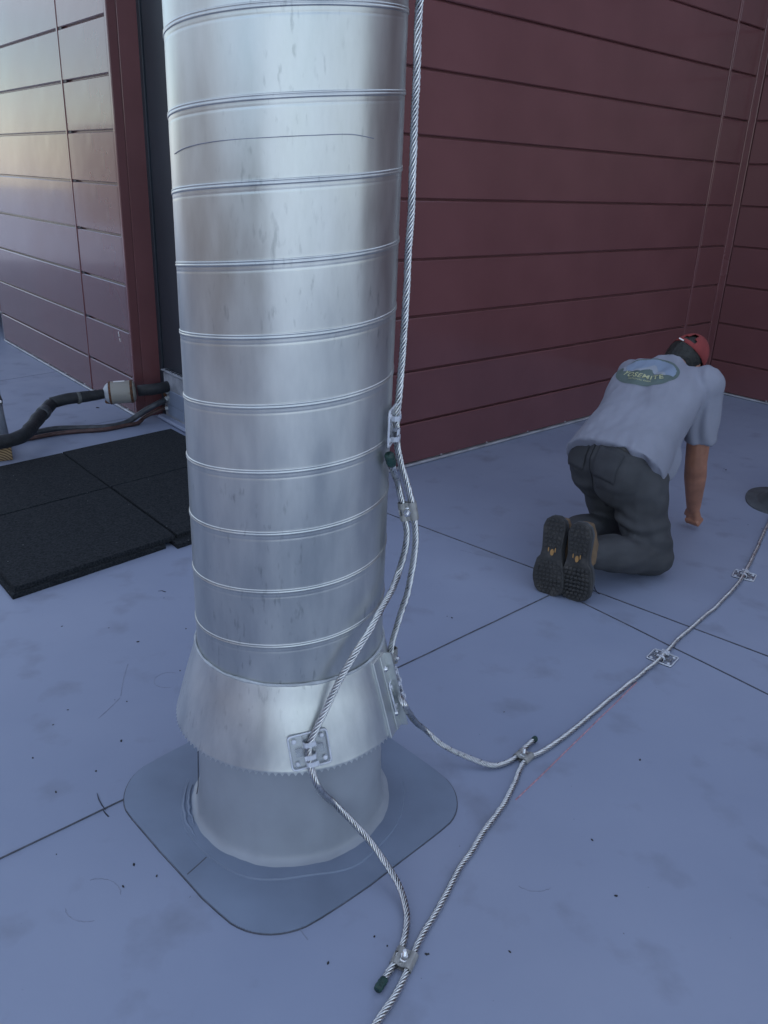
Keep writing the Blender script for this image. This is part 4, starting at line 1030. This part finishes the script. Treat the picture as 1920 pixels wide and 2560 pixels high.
def onto(c0, ux, uy, dirn, w, h, n, name, lift=.0035, m=M_TROU2):
    vs = []; fs = []
    for j in range(n+1):
        for i in range(n+1):
            o = c0 + ux*w*(i/n-.5) + uy*h*(j/n-.5) - dirn*.4; hh = tt_.ray_cast(o, dirn)
            vs.append((hh[0] if hh[0] else o + dirn*.4) - dirn*lift)
    for j in range(n):
        for i in range(n): fs.append((j*(n+1)+i, j*(n+1)+i+1, (j+1)*(n+1)+i+1, (j+1)*(n+1)+i))
    o = mk(name, vs, fs, m, trou, True); sm_ = o.modifiers.new('s', 'SOLIDIFY'); sm_.thickness = .003
bd = (H1*.85 - UP*.5).normalized(); by = (UP - bd*UP.dot(bd)).normalized()
for sg in (-1, 1): onto(P0 - H1*.15 + Lf*sg*.088 + UP*.0, Lf, by, bd, .115, .125, 10, 'back_pocket')
onto(P0 - H1*.15 - UP*.015, Lf, by, bd, .008, .26, 14, 'centre_seam', .0025)
onto(P0 - H1*.10 + UP*.085, Lf, by, bd, .30, .035, 12, 'belt', .005, M_SOLE)
# ---- shirt
def ring(c, a, b, up_, n=40, sag=0., sq=2.3):
    out = []
    for k in range(n):
        an = 2*pi*k/n; ca, sa = cos(an), sin(an)
        x_ = (abs(ca)**(2/sq))*(1 if ca > 0 else -1)*a; y_ = (abs(sa)**(2/sq))*(1 if sa > 0 else -1)*b
        if y_ < 0: y_ *= (1+sag)
        out.append(c + Wr*x_ + up_*y_)
    return out
Tl = (P0.lerp(NK, .0))
rings = []
for t, a, b, off, sag in ((-.13, .222, .165, .014, .0), (-.06, .218, .160, .014, .06), (.0, .214, .154, .012, .12), (.12, .207, .145, .008, .2), (.28, .197, .136, .004, .25), (.45, .198, .132, .0, .30), (.6, .206, .126, -.004, .2), (.74, .212, .116, -.010, .1), (.85, .196, .102, -.016, .05), (.94, .145, .088, -.018, 0), (1.0, .098, .074, -.012, 0), (1.05, .078, .066, -.004, 0)):
    rings.append(ring(P0 + (NK-P0)*t + Bk*off, a, b, Bk, sag=sag))
sh = MB().loft(rings)
slR = shR.lerp(elR, .72) + V((.004, 0, .0)); slL = shL.lerp(elL, .72)
def sleeve(s, e, r0, r1):
    d = (e-s).normalized(); a = d.cross(UP if abs(d.z) < .95 else V((0,1,0))).normalized(); b = d.cross(a); n = 24; R = []
    for i in range(6):
        f = i/5; c = s.lerp(e, f); r = r0 + (r1-r0)*f
        R.append([c + a*cos(2*pi*k/n)*r + b*sin(2*pi*k/n)*r for k in range(n)])
    sh.loft(R)
sh.ell(shR - UP*.01, [V((.088,0,0)), V((0,.088,0)), V((0,0,.085))]); sh.ell(shL - UP*.02, [V((.075,0,0)), V((0,.075,0)), V((0,0,.075))]); sh.ell(NK - T*.06 - Bk*.012, [Wr*.205, Bk*.085, T*.085])
sleeve(shR + UP*.01, slR, .084, .076); sleeve(shL - UP*.01, slL, .074, .076)
# loose tail hanging from the right hip side
tl = P0 + Wr*.165 - Bk*.10 + T*.05
sh.ell(tl + UP*.03 + Wr*.015, [H1*.07, Lf*.02, UP*.09])
def shd(p, n):
    u = (p-P0).dot(T); w = (p-P0).dot(Wr)
    f = .009*noise.noise(V((u*6, w*13, p.z*4))) + .004*noise.noise(V((u*16, w*34, 2)))
    # drag folds running from the shoulder to the lower back
    f += .0085*sin((w*1.0+u*.35)*95 + 5*noise.noise(p*4))*max(0, .25+noise.noise(V((u*4, w*5, 7))))*min(1, max(0, (w+.02)*9))
    # soft spine hollow
    f -= .007*math.exp(-(w/.03)**2)*max(0, n.dot(Bk))*max(0, min(1, u*4))
    return f
me_sh = remesh(sh, .0075, 12, shd)
shirt = mko('shirt', me_sh, M_SHIRT, person, True)
# ---- printed emblem
bmx = bmesh.new(); bmx.from_mesh(me_sh); tree = BVHTree.FromBMesh(bmx); bmx.free()
EC = P0.lerp(NK, .76) - Wr*.045
Eu = Wr; Ev = T
def decal(pts2, faces, mat_, name, lift):
    vs = []
    for u, v in pts2:
        o = EC + Eu*u + Ev*v + Bk*.5; h = tree.ray_cast(o, -Bk); 
        p = h[0] if h[0] else EC + Eu*u + Ev*v
        vs.append(p + Bk*lift)
    mk(name, vs, faces, mat_, shirt, True)
def disc(a, b, inside=lambda x, y: True, nr=10, na=48):
    pts = [(0, 0)]; fs = []
    for i in range(1, nr+1):
        for k in range(na): pts.append((a*i/nr*cos(2*pi*k/na), b*i/nr*sin(2*pi*k/na)))
    for k in range(na): fs.append((0, 1+k, 1+(k+1) % na))
    for i in range(nr-1):
        for k in range(na): fs.append((1+i*na+k, 1+(i+1)*na+k, 1+(i+1)*na+(k+1) % na, 1+i*na+(k+1) % na))
    return pts, fs
EA, EB = .142, .112
decal(*disc(EA, EB), M_PGREEN, 'printed_oval', .0016)
def gridpoly(inside, mat_, name, lift, st=.004):
    idx = {}; pts = []; fs = []
    nx_ = int(EA/st)
    def vid(i, j):
        if (i, j) not in idx: idx[(i, j)] = len(pts); pts.append((i*st, j*st))
        return idx[(i, j)]
    for i in range(-nx_, nx_):
        for j in range(-nx_, nx_):
            if inside((i+.5)*st, (j+.5)*st): fs.append((vid(i, j), vid(i+1, j), vid(i+1, j+1), vid(i, j+1)))
    decal(pts, fs, mat_, name, lift)
inn = lambda x, y: (x/(EA-.014))**2 + (y/(EB-.012))**2 < 1
hill = lambda x: .008 + .030*sin(x*38+.8) + .012*sin(x*95)
gridpoly(lambda x, y: inn(x, y) and y > -.018 and y > hill(x), M_PBLUE, 'printed_sky', .0026)
gridpoly(lambda x, y: inn(x, y) and -.020 < y < hill(x) and (y > hill(x)-.030-.012*sin(x*60)), M_PLIGHT, 'printed_hills', .0032)
def text_decal(body_, size, rad, yc, mat_, name, lift):
    cu = bpy.data.curves.new('t', 'FONT'); cu.body = body_; cu.align_x = 'CENTER'; cu.size = size; cu.space_character = 1.12; cu.offset = .0006*size/.03
    o = bpy.data.objects.new('t', cu); C.objects.link(o); dg = bpy.context.evaluated_depsgraph_get()
    me = bpy.data.meshes.new_from_object(o.evaluated_get(dg)); bpy.data.objects.remove(o)
    pts = []
    for v in me.vertices:
        th = v.co.x/rad; r = rad - v.co.y; pts.append((r*sin(th), yc + rad - r*cos(th)))
    decal(pts, [tuple(p.vertices) for p in me.polygons], mat_, name, lift)
text_decal('YOSEMITE', .041, .20, -.066, M_PYEL, 'printed_word', .0036)
text_decal('NATIONAL PARK', .013, .18, -.084, M_PYEL, 'printed_small_word', .0034)
# ---- boots
def boot_(toe, heel, back, s, ank):
    """toe on the ground, heel up, sole facing back; s=+1 right foot, -1 left"""
    upv = (heel-toe).normalized(); n = (back - upv*back.dot(upv)).normalized(); lat = upv.cross(n).normalized()   # lat: image right side
    L = (heel-toe).length
    root = person
    out = []
    half = [(0, .012), (.03, .036), (.09, .048), (.20, .053), (.32, .051), (.46, .042), (.58, .036), (.72, .038), (.86, .040), (.95, .032), (1.0, .012)]
    def wid(f, side_):
        for i in range(len(half)-1):
            if half[i][0] <= f <= half[i+1][0]:
                g_ = (f-half[i][0])/(half[i+1][0]-half[i][0]); w = half[i][1]+(half[i+1][1]-half[i][1])*g_; break
        w *= 1.27; bend = .010*sin(pi*min(1, f*1.15))
        return w + (bend if side_*s > 0 and f < .5 else (-.006*sin(pi*f) if side_*s < 0 else 0))
    N_ = 22
    fr = [i/N_ for i in range(N_+1)]
    poly = [(wid(f, 1), f*L) for f in fr] + [(-wid(f, -1), f*L) for f in reversed(fr)]
    M = mat4(lat, upv, n, toe)
    Mx = Matrix(((lat.x, upv.x, n.x, toe.x), (lat.y, upv.y, n.y, toe.y), (lat.z, upv.z, n.z, toe.z), (0,0,0,1)))
    sole_mb = MB()
    zz = lambda f: .012*max(0, .22-f)/.22*-1.6       # toe spring
    nP = len(poly); vs = []
    for lv, sc in ((-.028, .95), (-.022, 1.0), (-.003, 1.0), (0, .96)):
        for x_, y_ in poly: vs.append(Mx @ V((x_*sc, L/2+(y_-L/2)*(.985 if sc < 1 else 1), lv + zz(y_/L))))
    fs = [tuple(range(nP))[::-1], tuple(range(3*nP, 4*nP))]
    for r in range(3):
        for i in range(nP): fs.append((r*nP+i, r*nP+(i+1) % nP, (r+1)*nP+(i+1) % nP, (r+1)*nP+i))
    sole = smooth_angle(sole_mb.add(vs, fs).ob('boot_sole', M_SOLE, person), 40)
    # lugs
    lm = MB()
    f = .06
    row = 0
    while f < .97:
        if not .44 < f < .60:
            w = wid(f, 1)+wid(f, -1); k = max(2, int(w/.019)); 
            for i in range(k):
                x_ = -wid(f, -1)*.86 + (w*.86)*(i+.5)/k
                lm.bbox((x_-.0068, f*L-.0052, -.001+zz(f)), (x_+.0068, f*L+.0052, .0042+zz(f)), .0014, Mx @ Matrix.Translation((x_, f*L, 0)) @ Matrix.Rotation(.35 if i < k/2 else -.35, 4, 'Z') @ Matrix.Translation((-x_, -f*L, 0)))
        f += .052; row += 1
    tag(lm.ob('tread', M_SOLE, sole), kind='stuff')
    ol = MB(); e = [(cos(2*pi*i/16)*.0075, sin(2*pi*i/16)*.0135) for i in range(16)]
    ol.prism([(x_+.002, y_+L*.555) for x_, y_ in e], -.001, .003, Mx); ol.ob('orange_lug', M_LUG, sole)
    for sx in (-1, 1):
        MB().prism([(sx*(.013+.002)+x_*.3, y_*.7+L*.585) for x_, y_ in e], -.001, .0022, Mx).ob('orange_lug', M_LUG, sole)
    # upper
    up_m = MB()
    rr = []
    for f, w, h in ((.02, .026, .030), (.10, .042, .046), (.25, .047, .058), (.40, .043, .072), (.55, .037, .088), (.70, .036, .098), (.85, .036, .095), (.97, .026, .075)):
        c = Mx @ V((0, f*L, -.022 + zz(f))); R_ = []
        for k in range(20):
            a = 2*pi*k/20; y_ = sin(a); 
            R_.append(c + lat*cos(a)*w*1.2 - n*((.5-.5*y_)**.8*h))
        rr.append(R_)
    up_m.loft(rr)
    c1 = Mx @ V((0, .76*L, -.07)); up_m.chain([c1, c1.lerp(ank, .6), ank], [.048, .052, .054])
    me = remesh(up_m, .006, 3, lambda p, q: .002*noise.noise(p*30))
    u = mko('boot_upper', me, M_SUEDE, person, True)
    # darker heel counter and toe rand bands, following the upper's rim
    rb = MB()
    nP2 = len(poly); vs = []
    for lv, sc in ((-.020, 1.0), (-.026, 1.03), (-.044, 1.0), (-.046, .96)):
        for x_, y_ in poly: vs.append(Mx @ V((x_*sc*.97, L/2+(y_-L/2)*.985*sc, lv + zz(y_/L))))
    fs = []
    for r in range(3):
        for i in range(nP2): fs.append((r*nP2+i, r*nP2+(i+1) % nP2, (r+1)*nP2+(i+1) % nP2, (r+1)*nP2+i))
    rb.add(vs, fs).ob('rand', M_BOOTD, u, True)
    lc = MB().tube(catmull([Mx @ V((.02*s, .45*L, -.10)), Mx @ V((.035, .30*L, -.12)), Mx @ V((.05, .10*L, -.13)), Mx @ V((.07, .02*L+.004, -.15))], .01), .0022, 6); lc.ob('lace', M_INK, u)
backv = (V((-.55, -.80, .18))).normalized()
boot_(gz(1428, 1506), atY(1452, 1308, 3.02), backv, 1, ankR)
boot_(gz(1366, 1492), atY(1390, 1290, 3.10), (backv + V((-.05, 0, 0))).normalized(), -1, ankL)
# ---- hair and cap
hair = MB(); hair.ell(hc - face*.012 - crown*.002, [ear*.083, face*.094, crown*.110]); hair.caps(hc - face*.055 - crown*.055, hc - face*.05 - crown*.10, .052, .040)
mko('hair', remesh(hair, .006, 2, lambda p, q: .003*noise.noise(p*60)), M_HAIR, person, True)
cap = MB(); n = 32; R_ = []
for i in range(9):
    f = i/8; el = radians(4 + 86*f*.985)
    c = hc + crown*.012
    R_.append([c + (ear*cos(2*pi*k/n)*.0905 + face*sin(2*pi*k/n)*.104)*cos(el) + crown*sin(el)*.118 for k in range(n)])
vs = [p for r in R_ for p in r]; fs = []
for i in range(8):
    for k in range(n):
        an = 2*pi*(k+.5)/n; 
        # arched opening at the back of the cap
        dback = abs(((an - 3*pi/2 + pi) % (2*pi)) - pi)
        if 1 <= i <= 3 and dback < .42*(1.1-.22*i): continue
        fs.append((i*n+k, i*n+(k+1) % n, (i+1)*n+(k+1) % n, (i+1)*n+k))
fs.append(tuple(8*n+k for k in range(n)))
co = cap.add(vs, fs).ob('cap', M_RED, person, True)
sm = co.modifiers.new('s', 'SOLIDIFY'); sm.thickness = .003
brim = MB(); vb = []; nb_ = 16
for i in range(nb_+1):
    a = pi/2 - 1.05 + 2.1*i/nb_
    e0 = hc + crown*.018 + ear*cos(a)*.090 + face*sin(a)*.103
    ext = .072*sin(pi*i/nb_)**.6
    e1_ = e0 + face*ext - crown*.012*sin(pi*i/nb_)
    vb += [e0, e1_, e1_ - crown*.003, e0 - crown*.003]
fb = []
for i in range(nb_):
    for k in range(4): fb.append((i*4+k, i*4+(k+1) % 4, i*4+4+(k+1) % 4, i*4+4+k))
fb += [(0,1,2,3), tuple(nb_*4+k for k in range(4))]
brim.add(vb, fb).ob('brim', M_RED, co, True)
bt = hc + crown*.024 - face*.1035 + ear*.028
MB().bbox((-.013, -.0022, -.0030), (.013, .0022, .0030), .0008, mat4(ear, -face, crown, bt)).ob('strap_tab', M_WHITE, co)

# ================================================================== small debris
db = MB()
for (x_, y_) in ((345,1605),(303,1853),(450,1677),(317,1754),(133,1812),(82,1895),(240,1928),(287,1750),(170,1775),(140,1980),(141,2136),(355,2025),(392,2190),(335,2162),(308,2217),(272,1570),(465,1572),(410,1495),(12,1467),(155,1566),(936,2342),(968,2365),(1066,2386),(1072,2385),(820,2408),(1275,2380),(1540,2240),(1400,1455),(1810,1172),(1815,1175),(1870,1312),(1905,1322),(1118,1541),(1130,1545),(1260,1780),(1600,1900),(1480,2100),(244,1020),(213,1052),(285,1012),(150,925),(280,985)):
    c = gz(x_, y_); r = random.uniform(.0014, .0032)*(1.5 if y_ < 1300 else 1)
    if (x_, y_) in ((345, 1605), (1815, 1175), (244, 1020)): r *= 2.0
    bm = bmesh.new(); bmesh.ops.create_icosphere(bm, subdivisions=1, radius=r); bm.verts.index_update()
    a = random.uniform(0, 6)
    vs = []
    for v in bm.verts:
        q = v.co*(1+.5*noise.noise(v.co*300+c*11)); vs.append(c + V((q.x*cos(a)*1.8 - q.y*sin(a), q.x*sin(a)*1.8 + q.y*cos(a), max(q.z*.6, -.0005)+r*.3)))
    fs = [tuple(v.index for v in f.verts) for f in bm.faces]; bm.free(); db.add(vs, fs)
tag(db.ob('roof_debris', M_DEBRIS), 'tiny dark grit scattered over the roof membrane', 'debris', kind='stuff')
